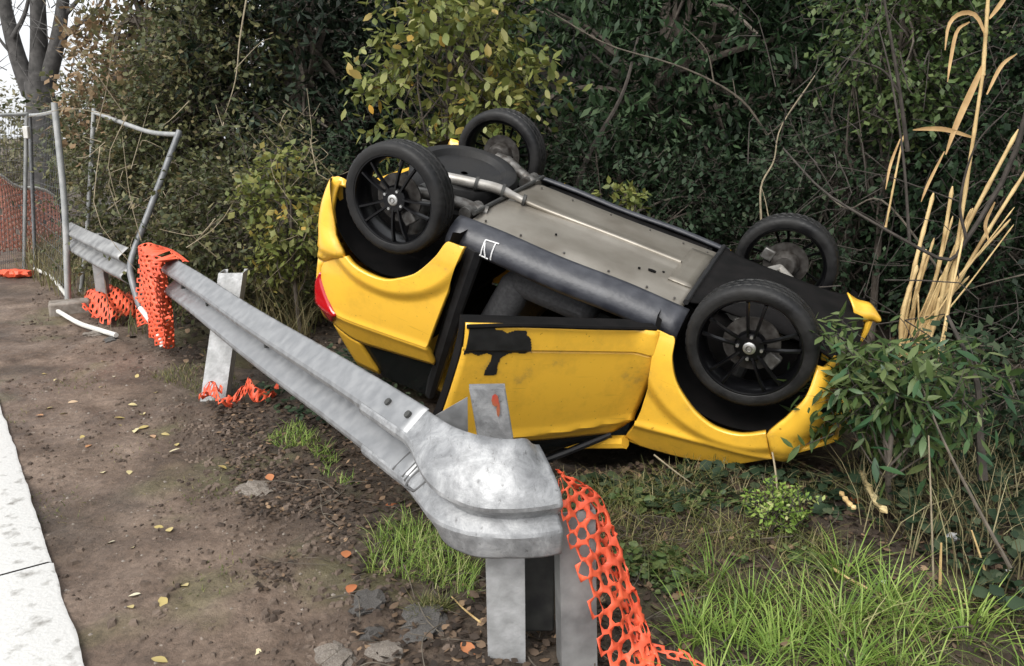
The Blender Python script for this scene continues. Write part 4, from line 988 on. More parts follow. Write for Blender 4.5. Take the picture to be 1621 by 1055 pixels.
for q in range(130):
    u = rng.uniform(-40, 190); v = rng.uniform(-60, 140); p_ = at(u, v, 15+rng.uniform(-.8, .8)); A.append(p_); B.append(p_+np.array([rng.normal(0, .35), rng.normal(0, .2), rng.uniform(.1, .7)]))
o = twigs_mesh('twigs', A, B, .012, M['bark_grey'], tr); o.location = -Vector(tr.location)
for i, (u, Y, hh, rr, kk, lab) in enumerate(((140, 17, 1.6, 1.6, 34, 'haze-paled autumn scrub bush behind the leaning fence panel'), (20, 18.5, 1.0, 1.6, 30, 'haze-paled brown scrub bush beyond the far orange net'), (215, 13, 1.4, 1.1, 40, 'pale olive bush behind the mangled fence frame'), (-60, 22, 1.5, 2.2, 30, 'far haze-paled thicket beside the road'))):
    x = at(u, 300, Y)[0]
    plant('scrub_bush', lab, 'bush', (x, Y), (x, Y, hh), (rr, .8, hh), kk, .45, 18, .4, 6, .10, .06, M['lf_hazed'] if i != 2 else M['lf_olive'], 50+i, 'scrub beyond the fence', trunk=.03, droop=.2, zmin=.1, tw='twig_pale')
# ------------------------------------------------------------------ dry canes
cb = np.array([at(1432, 520, 4.55)[0], 4.55]); cz = gz1(*cb)
cp = thing('cane_clump', 'clump of dry broken yellow canes leaning beside the car nose', 'cane clump', (cb[0], cb[1], cz))
def cane(p0, p1, r, name='stalk', m=None, bend=0):
    p0 = np.asarray(p0); p1 = np.asarray(p1); n = 9; mb = MB(); mid = (p0+p1)/2+np.array([bend, 0, 0]); P = spline([p0, mid, p1], n*3)
    R = [r*(1.22 if i % 5 == 0 else 1)*(1-.25*i/(n*3))*(.35 if i == n*3-1 else 1) for i in range(n*3)]
    o = mb.tube(P, R, 8).obj(name, m or M['cane'], cp, angle=60); o.location = -Vector(cp.location); return o
cr_ = random.Random(8)
for (u0, v0, u1, v1, Y0, Y1, r) in ((1425, 545, 1478, 305, 4.5, 4.7, .014), (1432, 545, 1508, 295, 4.55, 4.6, .013), (1440, 545, 1612, 205, 4.5, 4.4, .013), (1445, 550, 1540, 330, 4.45, 4.5, .014), (1428, 550, 1452, 420, 4.4, 4.45, .015), (1450, 540, 1660, 215, 4.6, 4.6, .012), (1436, 552, 1500, 420, 4.4, 4.4, .014), (1442, 552, 1466, 395, 4.5, 4.6, .014), (1455, 550, 1488, 470, 4.35, 4.35, .013), (1420, 555, 1440, 470, 4.45, 4.45, .012), (1448, 548, 1525, 385, 4.55, 4.6, .011), (1402, 330, 1430, 215, 4.9, 4.9, .007)):
    cane(at(u0, v0+30, Y0), at(u1, v1, Y1), r, bend=cr_.uniform(-.05, .05))
for q in range(14):
    u0 = cr_.uniform(1415, 1462); a = cr_.uniform(.2, .8); L = cr_.uniform(80, 290); Y0 = cr_.uniform(4.35, 4.75)
    cane(at(u0, 570, Y0), at(u0+L*math.sin(a), 560-L*math.cos(a), Y0+cr_.uniform(-.1, .15)), cr_.uniform(.004, .009), bend=cr_.uniform(-.09, .07))
cane(at(1490, 560, 4.2), at(1560, 90, 4.2), .011); cane(at(1556, 120, 4.2), at(1568, -60, 4.2), .010); cane(at(1478, 600, 3.9), at(1530, 350, 4.2), .007)
def blade(pts, w, m, parent, name='leaf', Y=None):
    P = spline([np.asarray(p) for p in pts], 12); mb = MB(); rows = []
    for i, q in enumerate(P):
        t = P[min(i+1, 11)]-P[max(i-1, 0)]; t /= np.linalg.norm(t); s = np.cross(t, np.array([.15, 1, .2])); s /= np.linalg.norm(s); h = w*math.sin(math.pi*min(.97, .08+.9*i/11))**.7
        rows.append([q-s*h, q+np.array([0, .25*h, 0]), q+s*h])
    o = mb.grid(rows).obj(name, m, parent, angle=80); o.location = -Vector(parent.location); return o
for pts, w in (([(1558, 100), (1540, 140), (1515, 195), (1497, 245)], .017), ([(1540, 218), (1500, 206), (1470, 204), (1445, 206)], .012), ([(1562, 60), (1545, 25), (1520, 22), (1502, 40), (1496, 80)], .011), ([(1535, 35), (1515, 50), (1505, 95), (1500, 130)], .009), ([(1495, 240), (1470, 290), (1458, 320)], .008), ([(1562, 150), (1585, 105), (1610, 85)], .010), ([(1566, 30), (1585, 5), (1600, -20)], .012), ([(1425, 220), (1410, 260), (1402, 300)], .007), ([(1575, 320), (1560, 355), (1566, 385)], .009)):
    blade([at(u, v, 4.2) for u, v in pts], w, M['caneleaf'], cp)
# ------------------------------------------------------------------ dead branches in the thicket
def branch(label, paths, m, r=.012, name='dead_branch', group='bare branches in the thicket'):
    f = paths[0][0]; root = None; mb = MB()
    p0 = at(*paths[0][0][:3]); root = thing(name, label, 'branch', p0, group)
    for i, (pts) in enumerate(paths):
        P = spline([at(*q) for q in pts], 18); rr = r*(1 if i == 0 else .6)
        o = MB().tube(P, list(np.linspace(rr, rr*.35, 18)), 6).obj('stem' if i == 0 else 'side_twig', m, root); o.location = -Vector(root.location)
    return root
branch('long thin bare branch arching over the evergreen towards the far wheel', [[(1215, 215, 6.3), (1180, 165, 6.3), (1130, 130, 6.3), (1060, 100, 6.3), (960, 70, 6.4), (865, 15, 6.5)], [(1130, 130, 6.3), (1118, 80, 6.3), (1080, 40, 6.3)], [(1165, 155, 6.3), (1160, 125, 6.3)], [(1215, 215, 6.3), (1250, 180, 6.2), (1330, 60, 6.2)]], M['twig'], .010)
branch('forked pale twig rising from behind the far front wheel', [[(1205, 355, 5.6), (1205, 295, 5.6), (1225, 255, 5.6), (1237, 200, 5.6), (1290, 120, 5.7)], [(1218, 352, 5.6), (1212, 320, 5.6), (1205, 295, 5.6)]], M['twig_pale'], .008)
branch('thick dark limb crossing in front of the dry canes', [[(1640, 120, 4.05), (1600, 260, 4.1), (1530, 380, 4.15), (1500, 412, 4.2), (1440, 385, 4.25), (1370, 345, 4.3), (1300, 300, 4.5), (1240, 235, 4.8)], [(1530, 380, 4.15), (1520, 320, 4.15), (1545, 230, 4.1), (1600, 170, 4.0)], [(1440, 385, 4.25), (1430, 250, 4.3), (1410, 120, 4.4), (1390, 40, 4.5)]], M['twig_dark'], .014)
branch('dark sapling stem among the light green climber', [[(1437, 240, 5.2), (1425, 150, 5.2), (1412, 70, 5.2), (1400, 0, 5.2), (1395, -60, 5.2)], [(1425, 150, 5.2), (1395, 110, 5.2), (1330, 90, 5.3)]], M['twig_dark'], .014)
branch('slanting dark trunk behind the car floor', [[(905, 320, 7.0), (935, 240, 7.0), (985, 150, 7.0), (1010, 60, 7.1)]], M['twig_dark'], .03)
branch('bare tangled branch low behind the canes', [[(1500, 445, 4.8), (1400, 320, 5.0), (1340, 330, 5.2), (1290, 290, 5.4)], [(1621, 435, 4.6), (1560, 450, 4.6), (1500, 470, 4.7)]], M['twig'], .008)
branch('pale hanging vine before the black-green evergreen', [[(395, -30, 7.4), (380, 60, 7.3), (372, 130, 7.2), (350, 200, 7.2)], [(372, 110, 7.2), (410, 70, 7.3), (430, 60, 7.3)], [(300, 160, 7.4), (270, 190, 7.4), (255, 200, 7.4)]], M['twig_pale'], .008)
branch('slanting grey stem rising from the low ivy', [[(1600, 900, 2.6), (1540, 790, 2.75), (1490, 690, 2.9), (1455, 600, 3.1)]], M['twig'], .008)
branch('dark upright stump stem among the ivy', [[(1556, 760, 3.1), (1550, 680, 3.15), (1545, 600, 3.2), (1500, 500, 3.4)]], M['twig_dark'], .020)
# random thin brush: a tangle of bare twigs through the right-hand thicket
rng = np.random.default_rng(61); mb = MB()
for q in range(150):
    u = rng.uniform(1180, 1660); v = rng.uniform(20, 640); Y = rng.uniform(4.4, 6.4)
    if u < 1330 and v > 330: continue
    if v > 440: Y = rng.uniform(3.9, 5.0)
    p0 = at(u, v, Y); dd = rng.normal(0, 1, 3)*np.array([.35, .15, .45]); p1 = p0+dd*.5+rng.normal(0, .06, 3); p2 = p0+dd+rng.normal(0, .10, 3)
    mb.tube(spline([p0, p1, p2], 6), list(np.linspace(.004, .0015, 6)), 4, False)
o = mb.obj('brush_twigs', M['twig_dark']); tag(o, 'tangle of fine bare twigs filling the thicket round the canes', 'twigs', kind='stuff')  # darker twig tone stands in for the thicket's shade
mb = MB()
for q in range(70):
    u = rng.uniform(150, 520); v = rng.uniform(150, 480); Y = rng.uniform(6.0, 7.6)
    p0 = at(u, v, Y); dd = rng.normal(0, 1, 3)*np.array([.3, .12, .4]); mb.tube(spline([p0, p0+dd*.5+rng.normal(0, .07, 3), p0+dd+rng.normal(0, .10, 3)], 6), list(np.linspace(.004, .0015, 6)), 4, False)
o = mb.obj('brush_twigs', M['twig_pale']); tag(o, 'tangle of pale bramble stems behind the guard rail', 'twigs', kind='stuff')

# ------------------------------------------------------------------ laurel shrub at the car's nose
lc = at(1418, 580, 3.25)
plant('laurel_shrub', 'leafy green laurel shrub pressed against the car\'s front bumper', 'shrub', (lc[0]+.05, 3.25), (lc[0]+.02, 3.25, .55), (.33, .24, .22), 36, .10, 8, .17, 5, .082, .024, M['lf_light'], 71, trunk=.015, six=True, droop=.25, singles=260, single_mat=M['lf_laurel'], up=.5, fill=.25, zmin=.08)

c = at(1590, 610, 3.7)
plant('bramble_bush', 'scrappy dark bramble growing beside the stump stem', 'bush', (c[0], 3.8), (c[0]+.05, 3.75, .38), (.42, .3, .36), 26, .14, 9, .2, 5, .055, .034, M['lf_ivy'], 72, trunk=.012, droop=.35, zmin=.05, tw='twig')
# ------------------------------------------------------------------ grass, ivy, litter
def blades(name, pts, h, w, m, rng, label, lean=.5, cat='grass'):
    N = len(pts); th = rng.uniform(0, 2*np.pi, N); h = h*(.45+.8*rng.random(N)); ln = lean*(.3+rng.random(N)); d = np.stack([np.cos(th), np.sin(th), 0*th], 1)
    s = np.stack([-np.sin(th+rng.normal(0, .8, N)), np.cos(th), 0*th], 1); s = norm(s)
    z = gz(pts[:, 0], pts[:, 1])-.01; base = np.stack([pts[:, 0], pts[:, 1], z], 1); V = []
    for t, ww in ((0, 1), (.38, .9), (.72, .6), (1, .08)):
        c = base+d*(h*ln*t**1.8)[:, None]+np.array([0, 0, 1.])*(h*(t-.28*ln*t*t))[:, None]
        V += [c-s*(w*ww/2), c+s*(w*ww/2)]
    V = np.stack(V, 1); b = np.arange(N)[:, None]*8
    F = np.concatenate([b+np.array([[0, 1, 3, 2]]), b+np.array([[2, 3, 5, 4]]), b+np.array([[4, 5, 7, 6]])], 0)
    o = np_mesh(name, V, F, m, attr=np.repeat(rng.random(N), 8)); tag(o, label, cat, kind='stuff'); return o
def tufts(name, centres, per, spread, h, w, m, rng, label):
    N = len(centres)*per; c = np.repeat(centres, per, 0); off = rng.normal(0, spread, (N, 2)); pts = c+off
    hs = np.repeat(.55+.75*rng.random(len(centres)), per)*h*(.5+.7*rng.random(N)); th = np.arctan2(off[:, 1], off[:, 0])+rng.normal(0, .7, N); ln = .35+.9*rng.random(N)
    d = np.stack([np.cos(th), np.sin(th), 0*th], 1); s = np.stack([-np.sin(th), np.cos(th), 0*th], 1)
    base = np.stack([pts[:, 0], pts[:, 1], gz(pts[:, 0], pts[:, 1])-.01], 1); V = []
    for t, ww in ((0, .8), (.35, 1), (.7, .7), (1, .06)):
        cc = base+d*(hs*ln*t**1.7)[:, None]+np.array([0, 0, 1.])*(hs*(t-.35*ln*t*t))[:, None]; V += [cc-s*(w*ww/2), cc+s*(w*ww/2)]
    V = np.stack(V, 1); b = np.arange(N)[:, None]*8
    F = np.concatenate([b+np.array([[0, 1, 3, 2]]), b+np.array([[2, 3, 5, 4]]), b+np.array([[4, 5, 7, 6]])], 0)
    tone = np.clip(np.repeat(rng.random(len(centres)), per)*.45+rng.random(N)*.6, 0, 1)
    o = np_mesh(name, V, F, m, attr=np.repeat(tone, 8)); tag(o, label, 'grass', kind='stuff'); return o
def patch(rng, poly_px, n, z=0.0, jitter=.0, clump=None):
    P = np.array([onz(u, v, z)[:2] for u, v in poly_px]); lo, hi = P.min(0), P.max(0); out = []
    cl = None
    while len(out) < n:
        q = rng.uniform(lo, hi, (4*n, 2)); ins = np.zeros(len(q), bool); j = len(P)-1
        for i in range(len(P)):
            xi, yi = P[i]; xj, yj = P[j]; c_ = ((yi > q[:, 1]) != (yj > q[:, 1])) & (q[:, 0] < (xj-xi)*(q[:, 1]-yi)/(yj-yi+1e-12)+xi); ins ^= c_; j = i
        q = q[ins]
        if clump: q = q[fbm(q[:, 0]*clump+3, q[:, 1]*clump+8, 3) > .5]
        out += list(q)
    return np.array(out[:n])
rng = np.random.default_rng(81)
tufts('grass', patch(rng, [(1070, 1090), (1100, 960), (1140, 890), (1230, 860), (1330, 870), (1350, 960), (1340, 1090)], 24), 30, .03, .19, .005, M['grass'], rng, 'bright green grass tufts beside the hanging orange net')
tufts('grass', patch(rng, [(1300, 1100), (1310, 870), (1360, 880), (1420, 960), (1600, 990), (1660, 1100)], 17), 26, .03, .17, .005, M['grass'], rng, 'green grass tufts in front of the ivy and straw')
blades('grass', patch(rng, [(575, 905), (600, 840), (660, 820), (760, 900), (755, 950), (690, 930), (620, 915)], 800), .11, .0035, M['grass'], rng, 'fresh green grass tuft under the barrier end', .9)
blades('grass', patch(rng, [(420, 700), (470, 680), (540, 720), (600, 760), (560, 770), (480, 740)], 600, clump=4), .07, .004, M['grass'], rng, 'green weeds along the foot of the barrier', .9)
blades('grass', patch(rng, [(225, 600), (330, 560), (420, 640), (330, 640), (280, 610)], 500, clump=3), .07, .004, M['grass_mix'], rng, 'short mixed grass round the far barrier post', .9)
blades('grass', patch(rng, [(640, 1090), (660, 960), (760, 960), (770, 1090)], 260, clump=4), .08, .004, M['grass_mix'], rng, 'sparse grass at the near barrier post', .9)
blades('grass', patch(rng, [(110, 470), (150, 420), (260, 410), (300, 520), (200, 530)], 900, clump=2), .22, .006, M['grass_mix'], rng, 'rough grass growing through the wrecked fence', .6)
blades('grass', patch(rng, [(20, 425), (110, 380), (250, 372), (210, 420), (90, 470)], 1600), .40, .008, M['grass_dry'], rng, 'tall dry grass behind the fence panels', .45)
blades('grass', patch(rng, [(360, 560), (300, 430), (420, 400), (520, 440), (530, 540), (470, 600)], 1300, clump=2), .42, .008, M['grass_mix'], rng, 'tall tangled grass between the barrier and the bushes', .7)
blades('grass', patch(rng, [(400, 520), (420, 470), (490, 460), (500, 540), (450, 560)], 380), .62, .010, M['grass_dry'], rng, 'arching dry strappy grass beside the red tail light', .9)
blades('grass', patch(rng, [(560, 720), (880, 760), (1000, 770), (1250, 770), (1330, 800), (1100, 860), (900, 830), (700, 760)], 900, clump=3), .10, .004, M['grass_dry'], rng, 'thin dead grass stems along the foot of the car', 1.1)
blades('grass', patch(rng, [(1330, 830), (1400, 700), (1540, 640), (1640, 650), (1640, 950), (1480, 930)], 420), .34, .005, M['grass_dry'], rng, 'dry stems standing in the low ivy', .6)
# small moss and weed tufts in the mud
blades('grass', np.concatenate([np.asarray(onz(u, v)[:2])+rng.normal(0, 1, (70, 2))*np.array([.09, .09]) for u, v in ((120, 600), (130, 610), (205, 715), (350, 775), (75, 790), (80, 810), (340, 910), (20, 660), (310, 790), (430, 690))]), .028, .005, M['grass_mix'], rng, 'small weed tufts scattered over the trodden mud', .9)
# leaf litter
def litter(name, pts, ll, m, label, lift=.02, flat=.35, cat='leaf litter', lwf=.6, seed=1):
    rng = np.random.default_rng(seed); N = len(pts); z = gz(pts[:, 0], pts[:, 1])+rng.random(N)*lift+.004; th = rng.uniform(0, 2*np.pi, N)
    p = np.stack([pts[:, 0], pts[:, 1], z], 1); a = norm(np.stack([np.cos(th), np.sin(th), rng.normal(0, flat*.6, N)], 1)); n = norm(np.stack([rng.normal(0, flat, N), rng.normal(0, flat, N), np.ones(N)], 1)); n = norm(n-a*(n*a).sum(1, keepdims=True))
    l_ = ll*(.5+.9*rng.random(N)); o = leaves_mesh(name, p, a, n, l_, l_*lwf, m, rng.random(N), six=True); tag(o, label, cat, kind='stuff'); return o
litter('leaf_litter', patch(rng, [(330, 640), (560, 650), (900, 730), (1330, 740), (1660, 700), (1660, 1100), (560, 1100), (560, 860), (440, 740)], 7500), .034, M['lf_litter'], 'brown leaf litter covering the ground before the car', .02, .4, seed=1)
litter('leaf_litter', patch(rng, [(330, 640), (420, 680), (560, 840), (600, 1100), (450, 1100), (380, 800)], 1200, clump=3), .026, M['lf_litter'], 'sparse brown litter at the edge of the mud', .008, .3, seed=2)
litter('leaf_litter', patch(rng, [(100, 480), (500, 420), (1300, 420), (1700, 430), (1700, 700), (900, 730), (560, 640), (330, 600)], 5000), .06, M['lf_litter'], 'dark leaf litter under the trees', .03, .5, seed=3)
litter('ivy', patch(rng, [(1320, 800), (1400, 700), (1520, 620), (1700, 600), (1700, 1080), (1560, 960), (1440, 860)], 2200), .055, M['lf_ivy'], 'low dark ivy carpeting the ground beside the laurel', .14, .6, 'ivy', .85, seed=4)
litter('ivy', patch(rng, [(880, 770), (1000, 760), (1330, 770), (1360, 850), (1150, 860), (960, 850), (900, 820)], 520, clump=3), .05, M['lf_ivy'], 'patchy ivy leaves below the yellow front wing', .06, .6, 'ivy', .85, seed=5)
litter('ivy', patch(rng, [(900, 800), (1000, 800), (1080, 870), (1000, 960), (920, 840)], 160, clump=3), .04, M['lf_light'], 'small pale weeds beside the hanging net', .06, .6, 'weeds', .8, seed=6)
litter('ivy', patch(rng, [(400, 640), (520, 560), (690, 640), (640, 700), (480, 690)], 700), .045, M['lf_ivy'], 'dark weeds in the hollow behind the barrier', .12, .6, 'weeds', .8, seed=7)
blades('grass', patch(rng, [(880, 790), (1000, 770), (1330, 790), (1400, 860), (1340, 900), (1120, 900), (1040, 980), (960, 900)], 1500, clump=3.5), .13, .0035, M['grass_mix'], rng, 'matted mixed weeds between the car and the grass tufts', 1.2)
blades('grass', patch(rng, [(1040, 1100), (1090, 900), (1300, 860), (1640, 960), (1640, 1100)], 1500, clump=4), .10, .004, M['grass_mix'], rng, 'short matted undergrowth below the grass tufts', 1.2)
blades('grass', patch(rng, [(1320, 760), (1420, 690), (1600, 660), (1640, 800), (1560, 880), (1400, 850)], 700), .30, .004, M['grass_dry'], rng, 'tangled dead stems under the laurel', 1.3)
litter('weeds', patch(rng, [(890, 800), (1050, 790), (1330, 830), (1340, 900), (1120, 910), (1040, 980), (960, 900)], 700, clump=3), .03, M['lf_light'], 'small creeping weeds between the car and the grass', .05, .6, 'weeds', .8, seed=8)
litter('ivy', patch(rng, [(1640, 560), (2300, 560), (2500, 1100), (1640, 1100)], 2600), .055, M['lf_ivy'], 'ivy spreading beyond the laurel towards the wood', .14, .6, 'ivy', .85, seed=9)
litter('leaf_litter', patch(rng, [(1640, 460), (2300, 480), (2500, 1100), (1640, 1100)], 3500), .04, M['lf_litter'], 'brown litter under the wood beside the ivy', .02, .4, seed=10)
blades('grass', patch(rng, [(1640, 560), (2200, 580), (2400, 1100), (1640, 1100)], 900, clump=2), .20, .005, M['grass_mix'], rng, 'rough grass in the ivy beside the wood', 1.0)
# weed clump
wc = onz(1225, 850)
plant('weed_clump', 'bright green feathery weed below the front wing', 'weed', (wc[0], wc[1]), (wc[0], wc[1], .10), (.10, .08, .08), 16, .05, 9, .07, 6, .022, .012, M['grass'], 91, trunk=.004, up=.8, droop=.05)
# fallen twigs and sticks lying about
rng = np.random.default_rng(95); mb = MB()
for q in patch(rng, [(450, 760), (700, 760), (900, 770), (1330, 760), (1640, 700), (1640, 1090), (560, 1090)], 240):
    th = rng.uniform(0, 6.28); L = rng.uniform(.05, .28); e = q+np.array([math.cos(th), math.sin(th)])*L; m_ = (q+e)/2+rng.normal(0, .02, 2)
    P = [(x[0], x[1], gz1(x[0], x[1])+h_) for x, h_ in ((q, .006), (m_, .02+.03*rng.random()), (e, .01+.05*rng.random()))]
    mb.tube(spline(P, 9), rng.uniform(.001, .003), 4, False)
o = mb.obj('fallen_twigs', M['twig']); tag(o, 'fine dead twigs strewn over the ground before the car', 'twigs', kind='stuff')
def stick(label, pts, r, m, name='stick', group='single sticks and reeds on the ground'):
    P = [at(*p) if len(p) == 3 else None for p in pts]
    o = MB().tube(spline(P, 12), list(np.linspace(r, r*.6, 12)), 6).obj(name, m); tag(o, label, 'stick', group); return o
def gpt(u, v, dz=.02): p = onz(u, v, .0); return (u, v, p[1])
stick('brown stalk propped against the seam of the front wing', [(1233, 822, onz(1233, 822)[1]), (1228, 750, onz(1233, 822)[1]+.12), (1216, 682, onz(1233, 822)[1]+.28)], .0055, M['twig_pale'])
stick('straw stalk lying across the grass in front of the ivy', [gpt(1310, 895), gpt(1360, 925), gpt(1440, 962)], .006, M['cane'])
stick('pale reed lying at the end of the fallen straw stalk', [gpt(1440, 965), gpt(1500, 967), gpt(1560, 940)], .004, M['cane'])
stick('upright thin reed before the ivy', [(1478, 930, onz(1478, 930)[1]), (1474, 800, onz(1478, 930)[1]+.02), (1470, 690, onz(1478, 930)[1]+.05)], .004, M['twig_pale'])
stick('short upright straw beside the white litter', [(1488, 932, onz(1488, 932)[1]), (1489, 890, onz(1488, 932)[1]), (1490, 860, onz(1488, 932)[1])], .006, M['cane'])
stick('leaning straw in the ivy below the slanting stem', [(1562, 915, onz(1562, 915)[1]), (1550, 875, onz(1562, 915)[1]), (1538, 840, onz(1562, 915)[1])], .005, M['cane'])
for k_, (u0, v0, u1, v1) in enumerate(((1560, 712, 1640, 708), (1565, 722, 1640, 738), (1570, 738, 1640, 746), (1560, 748, 1640, 752))):
    stick('flattened straw reeds beyond the dark stump stem', [gpt(u0, v0), gpt((u0+u1)/2, (v0+v1)/2+2), gpt(u1, v1)], .006, M['cane'], group='flattened straw reeds')
stick('dark iron-grey stick poking from the litter by the net', [gpt(985, 878), gpt(1020, 880), gpt(1052, 881)], .010, M['twig_dark'])
stick('thin straw arching from the wing to the litter', [(1035, 720, 3.35), (1080, 755, 3.3), (1125, 785, onz(1125, 785)[1])], .004, M['twig_pale'])
stick('curved root on the mud before the barrier end', [gpt(430, 868), gpt(455, 862), gpt(482, 846)], .006, M['twig'])
stick('thin bent straw at the foot of the near post', [(760, 985, onz(760, 985)[1]-.05), (735, 965, onz(735, 965)[1]), (715, 945, onz(715, 945)[1])], .004, M['cane'])
# split pale wood
for lab, pts, r in (('fresh pale splintered wood standing below the laurel', [(1362, 745), (1375, 772), (1388, 795), (1404, 812)], .014), ('reddish broken stake beside the splintered wood', [(1330, 778), (1342, 795), (1354, 806)], .010)):
    P = spline([np.asarray(onz(u, v, .10)) for u, v in pts], 10); mb = MB()
    mb.tube(P, [r*(.4+.9*abs(math.sin(i*1.3+.6))) if 0 < i < 9 else r*.3 for i in range(10)], 6)
    o = mb.obj('broken_wood', M['wood'] if 'fresh' in lab else M['cane'], smooth=False); tag(o, lab, 'broken wood')
# ------------------------------------------------------------------ stones, fallen leaves, litter
def stone(label, u, v, r, m, seed, sq=.5, group='asphalt lumps and stones on the verge'):
    rng = np.random.default_rng(seed); bm = bmesh.new(); bmesh.ops.create_icosphere(bm, subdivisions=3, radius=1)
    off = rng.uniform(0, 50)
    for vt in bm.verts:
        c = vt.co.normalized(); nn_ = float(fbm(np.array(c.x*2.2+off), np.array(c.y*2.2+c.z*2.6+off), 5)); vt.co = c*(.35+1.25*nn_); vt.co.z *= sq
    me = bpy.data.meshes.new('stone'); bm.to_mesh(me); bm.free(); me.shade_smooth(); me.set_sharp_from_angle(angle=rad(28))
    p = onz(u, v); o = link('stone', me, m); o.location = (p[0], p[1], gz1(p[0], p[1])+r*sq*.05); o.scale = (r*1.3, r, r); o.rotation_euler = (0, 0, rng.uniform(0, 6)); tag(o, label, 'stone', group)
stone('flat grey asphalt lump with an orange leaf on it', 408, 772, .085, M['stone_pale'], 1, .35)
stone('dark lump of broken asphalt on the mud beside the grass tuft', 582, 958, .065, M['stone'], 2, .5)
stone('dark flat asphalt piece between the lump and the near post', 672, 980, .085, M['stone'], 3, .35)
stone('pale muddy stone near the bottom of the near post', 610, 1030, .05, M['stone_pale'], 4, .5)
stone('muddy clod at the foot of the dark lump', 530, 1040, .06, M['stone_pale'], 6, .4)
stone('muddy clod by the white curved tube', 150, 532, .07, M['stone_pale'], 8, .45)
stone('dark clod beyond the white curved tube', 178, 540, .06, M['stone'], 9, .45)
stone('small dark stone beside the dark lump of asphalt', 590, 1000, .035, M['stone'], 10, .5)
rng = np.random.default_rng(99)
for k in range(70):                                                       # pebbles too small to tell one from the next: one joined mesh
    pass
pm = MB()
for q in patch(rng, [(0, 600), (300, 560), (560, 840), (640, 1100), (140, 1100)], 220):
    s_ = rng.uniform(.003, .010); z = gz1(*q); c = [(1, 0, 0), (0, 1, 0), (-1, 0, 0), (0, -1, 0), (0, 0, .8), (0, 0, -.8)]
    pm.add([(q[0]+x*s_*rng.uniform(.7, 1.3), q[1]+y*s_*rng.uniform(.7, 1.3), z+zz*s_) for x, y, zz in c], [(0, 1, 4), (1, 2, 4), (2, 3, 4), (3, 0, 4), (1, 0, 5), (2, 1, 5), (3, 2, 5), (0, 3, 5)])
o = pm.obj('pebbles', M['stone_pale']); tag(o, 'pebbles and crumbs scattered over the mud', 'pebbles', kind='stuff')
cm = MB()
qs = np.concatenate([patch(rng, [(0, 600), (60, 450), (300, 540), (560, 840), (640, 1100), (140, 1100)], 1500, clump=2.2), patch(rng, [(250, 640), (420, 680), (600, 860), (780, 1100), (420, 1100), (330, 800)], 1300)])
for q in qs:
    s_ = .004+.016*rng.random()**2.2; z = gz1(*q); th = rng.uniform(0, 6.28); ca, sa = math.cos(th), math.sin(th)
    ring = [(math.cos(k*1.2566)*rng.uniform(.7, 1.3)*1.3, math.sin(k*1.2566)*rng.uniform(.7, 1.3)) for k in range(5)]
    vs = [(q[0]+s_*(x*ca-y*sa), q[1]+s_*(x*sa+y*ca), z-.3*s_) for x, y in ring]+[(q[0]+.6*s_*(x*ca-y*sa), q[1]+.6*s_*(x*sa+y*ca), z+s_*rng.uniform(.35, .7)) for x, y in ring]
    cm.add(vs, [(k, (k+1) % 5, 5+(k+1) % 5, 5+k) for k in range(5)]+[(5, 6, 7, 8, 9)])
o = cm.obj('mud_clods', M['clod'], smooth=False); tag(o, 'crumbled mud clods strewn over the verge', 'clods', kind='stuff')
def fallen(u, v, l_, m, label, group, seed):
    rng = np.random.default_rng(seed); p = onz(u, v); me = leaf_proto(seed % 4, 900 if m is M['fallen'] else 901)
    if not me.materials: me.materials.append(m)
    o = bpy.data.objects.new('fallen_leaf', me); COL.objects.link(o); o.location = (p[0], p[1], gz1(p[0], p[1])+.008)
    o.rotation_euler = (rng.uniform(-.3, .3), rng.uniform(-.3, .3), rng.uniform(0, 6.28)); o.scale = (l_*.62, l_, l_*1.6); tag(o, label, 'leaf', group)
ypx = [(158, 615), (170, 622), (181, 661), (187, 672), (136, 711), (218, 680), (236, 676), (255, 688), (265, 684), (240, 690), (268, 721), (130, 693), (106, 656), (107, 636), (56, 658), (84, 644), (163, 747), (205, 744), (223, 943), (182, 855), (212, 875), (244, 834), (270, 846), (211, 970), (258, 950), (414, 1034), (280, 705), (228, 655), (203, 640), (218, 592), (246, 620), (345, 738), (90, 600), (66, 592), (118, 587), (160, 575), (205, 560), (180, 595), (240, 1045), (297, 930)]
for k, (u, v) in enumerate(ypx): fallen(u, v, .038+.026*random.random(), M['fallen'], 'small pale yellow fallen leaf on the trodden mud', 'pale fallen leaves on the mud', k)
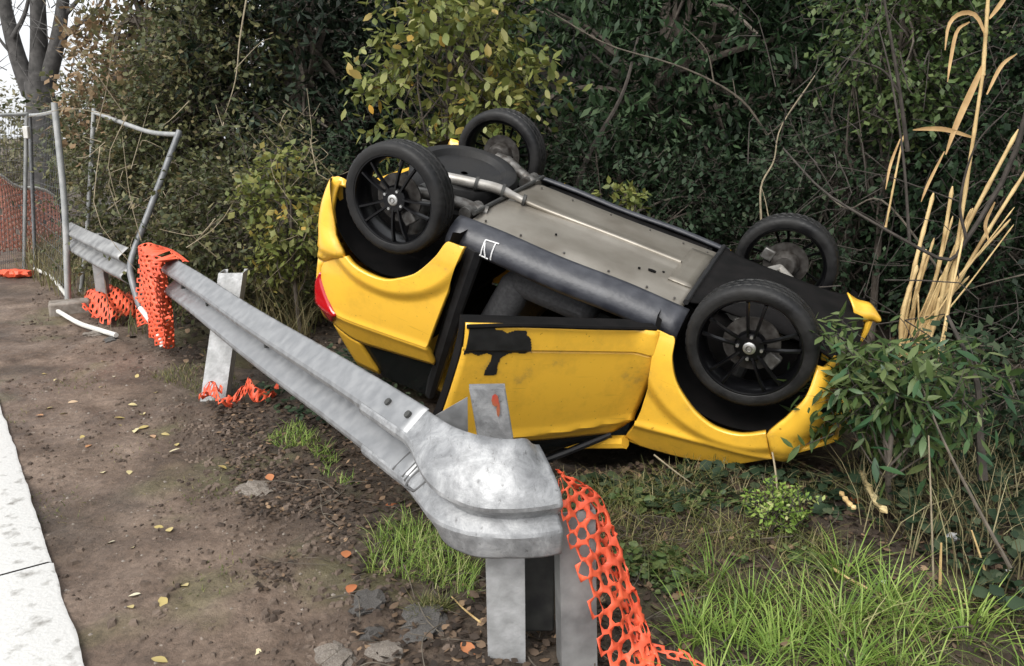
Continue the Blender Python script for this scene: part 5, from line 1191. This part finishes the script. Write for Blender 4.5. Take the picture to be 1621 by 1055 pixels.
for k, (u, v, lab) in enumerate(((548, 890, 'russet star-shaped leaf beside the grass tuft'), (560, 928, 'russet leaf just before the dark asphalt lump'), (610, 800, 'curled tan leaf under the barrier beam'), (430, 762, 'orange leaf lying on the flat asphalt lump'), (730, 1025, 'large tan leaf at the foot of the near post'), (1065, 930, 'tan leaf in the litter beside the hanging net'), (1358, 805, 'brown leaf beside the splintered wood'))):
    fallen(u, v, .07, M['fallen_red'], lab, None, 200+k)
def crumple(name, label, u, v, r, m, seed, h=.5):
    rng = np.random.default_rng(seed); bm = bmesh.new(); bmesh.ops.create_icosphere(bm, subdivisions=2, radius=1)
    for vt in bm.verts: vt.co *= rng.uniform(.6, 1.15); vt.co.z *= h
    me = bpy.data.meshes.new(name); bm.to_mesh(me); bm.free(); p = onz(u, v); o = link(name, me, m); o.location = (p[0], p[1], gz1(p[0], p[1])+r*.5); o.scale = (r*1.4, r, r); tag(o, label, 'litter')
crumple('litter_scrap', 'white plastic scrap beyond the dark stump stem', 1582, 660, .035, M['litter'], 1, .35)
crumple('litter_scrap', 'white crumpled tissue among the dry stems', 1506, 852, .024, M['litter'], 2, .8)
crumple('litter_scrap', 'small bluish-white paper crumb in the litter', 1402, 922, .012, M['litter'], 3, .4)
crumple('litter_scrap', 'tiny white paper crumb in the ivy', 1597, 900, .008, M['litter'], 4, .4)
# ------------------------------------------------------------------ torn-off yellow bumper piece lying in the laurel
bc = at(1368, 495, 4.05)
root = thing('bumper_fragment', 'torn yellow body panel piece caught in the laurel beside the canes', 'panel piece', bc)
A1 = [at(u, v, 4.05)-bc for u, v in ((1342, 463), (1358, 474), (1378, 480), (1391, 497))]; B1 = [at(u, v, 4.0)-bc for u, v in ((1350, 505), (1362, 510), (1378, 508), (1389, 512))]
a_ = spline(A1, 14); b_ = spline(B1, 14)
rows = [[tuple(a_[i]*(1-t)+b_[i]*t+np.array([0, -.04*math.sin(t*math.pi), 0])) for t in np.linspace(0, 1, 8)] for i in range(14)]
MB().grid(rows).obj('skin', M['yellow'], root, solid=.008)
P = spline([at(u, v, 4.02)-bc for u, v in ((1375, 508), (1370, 525), (1362, 540))], 6); MB().tube(P, [.02, .018, .016, .014, .012, .01], 6).obj('bracket', M['yellow'], root)
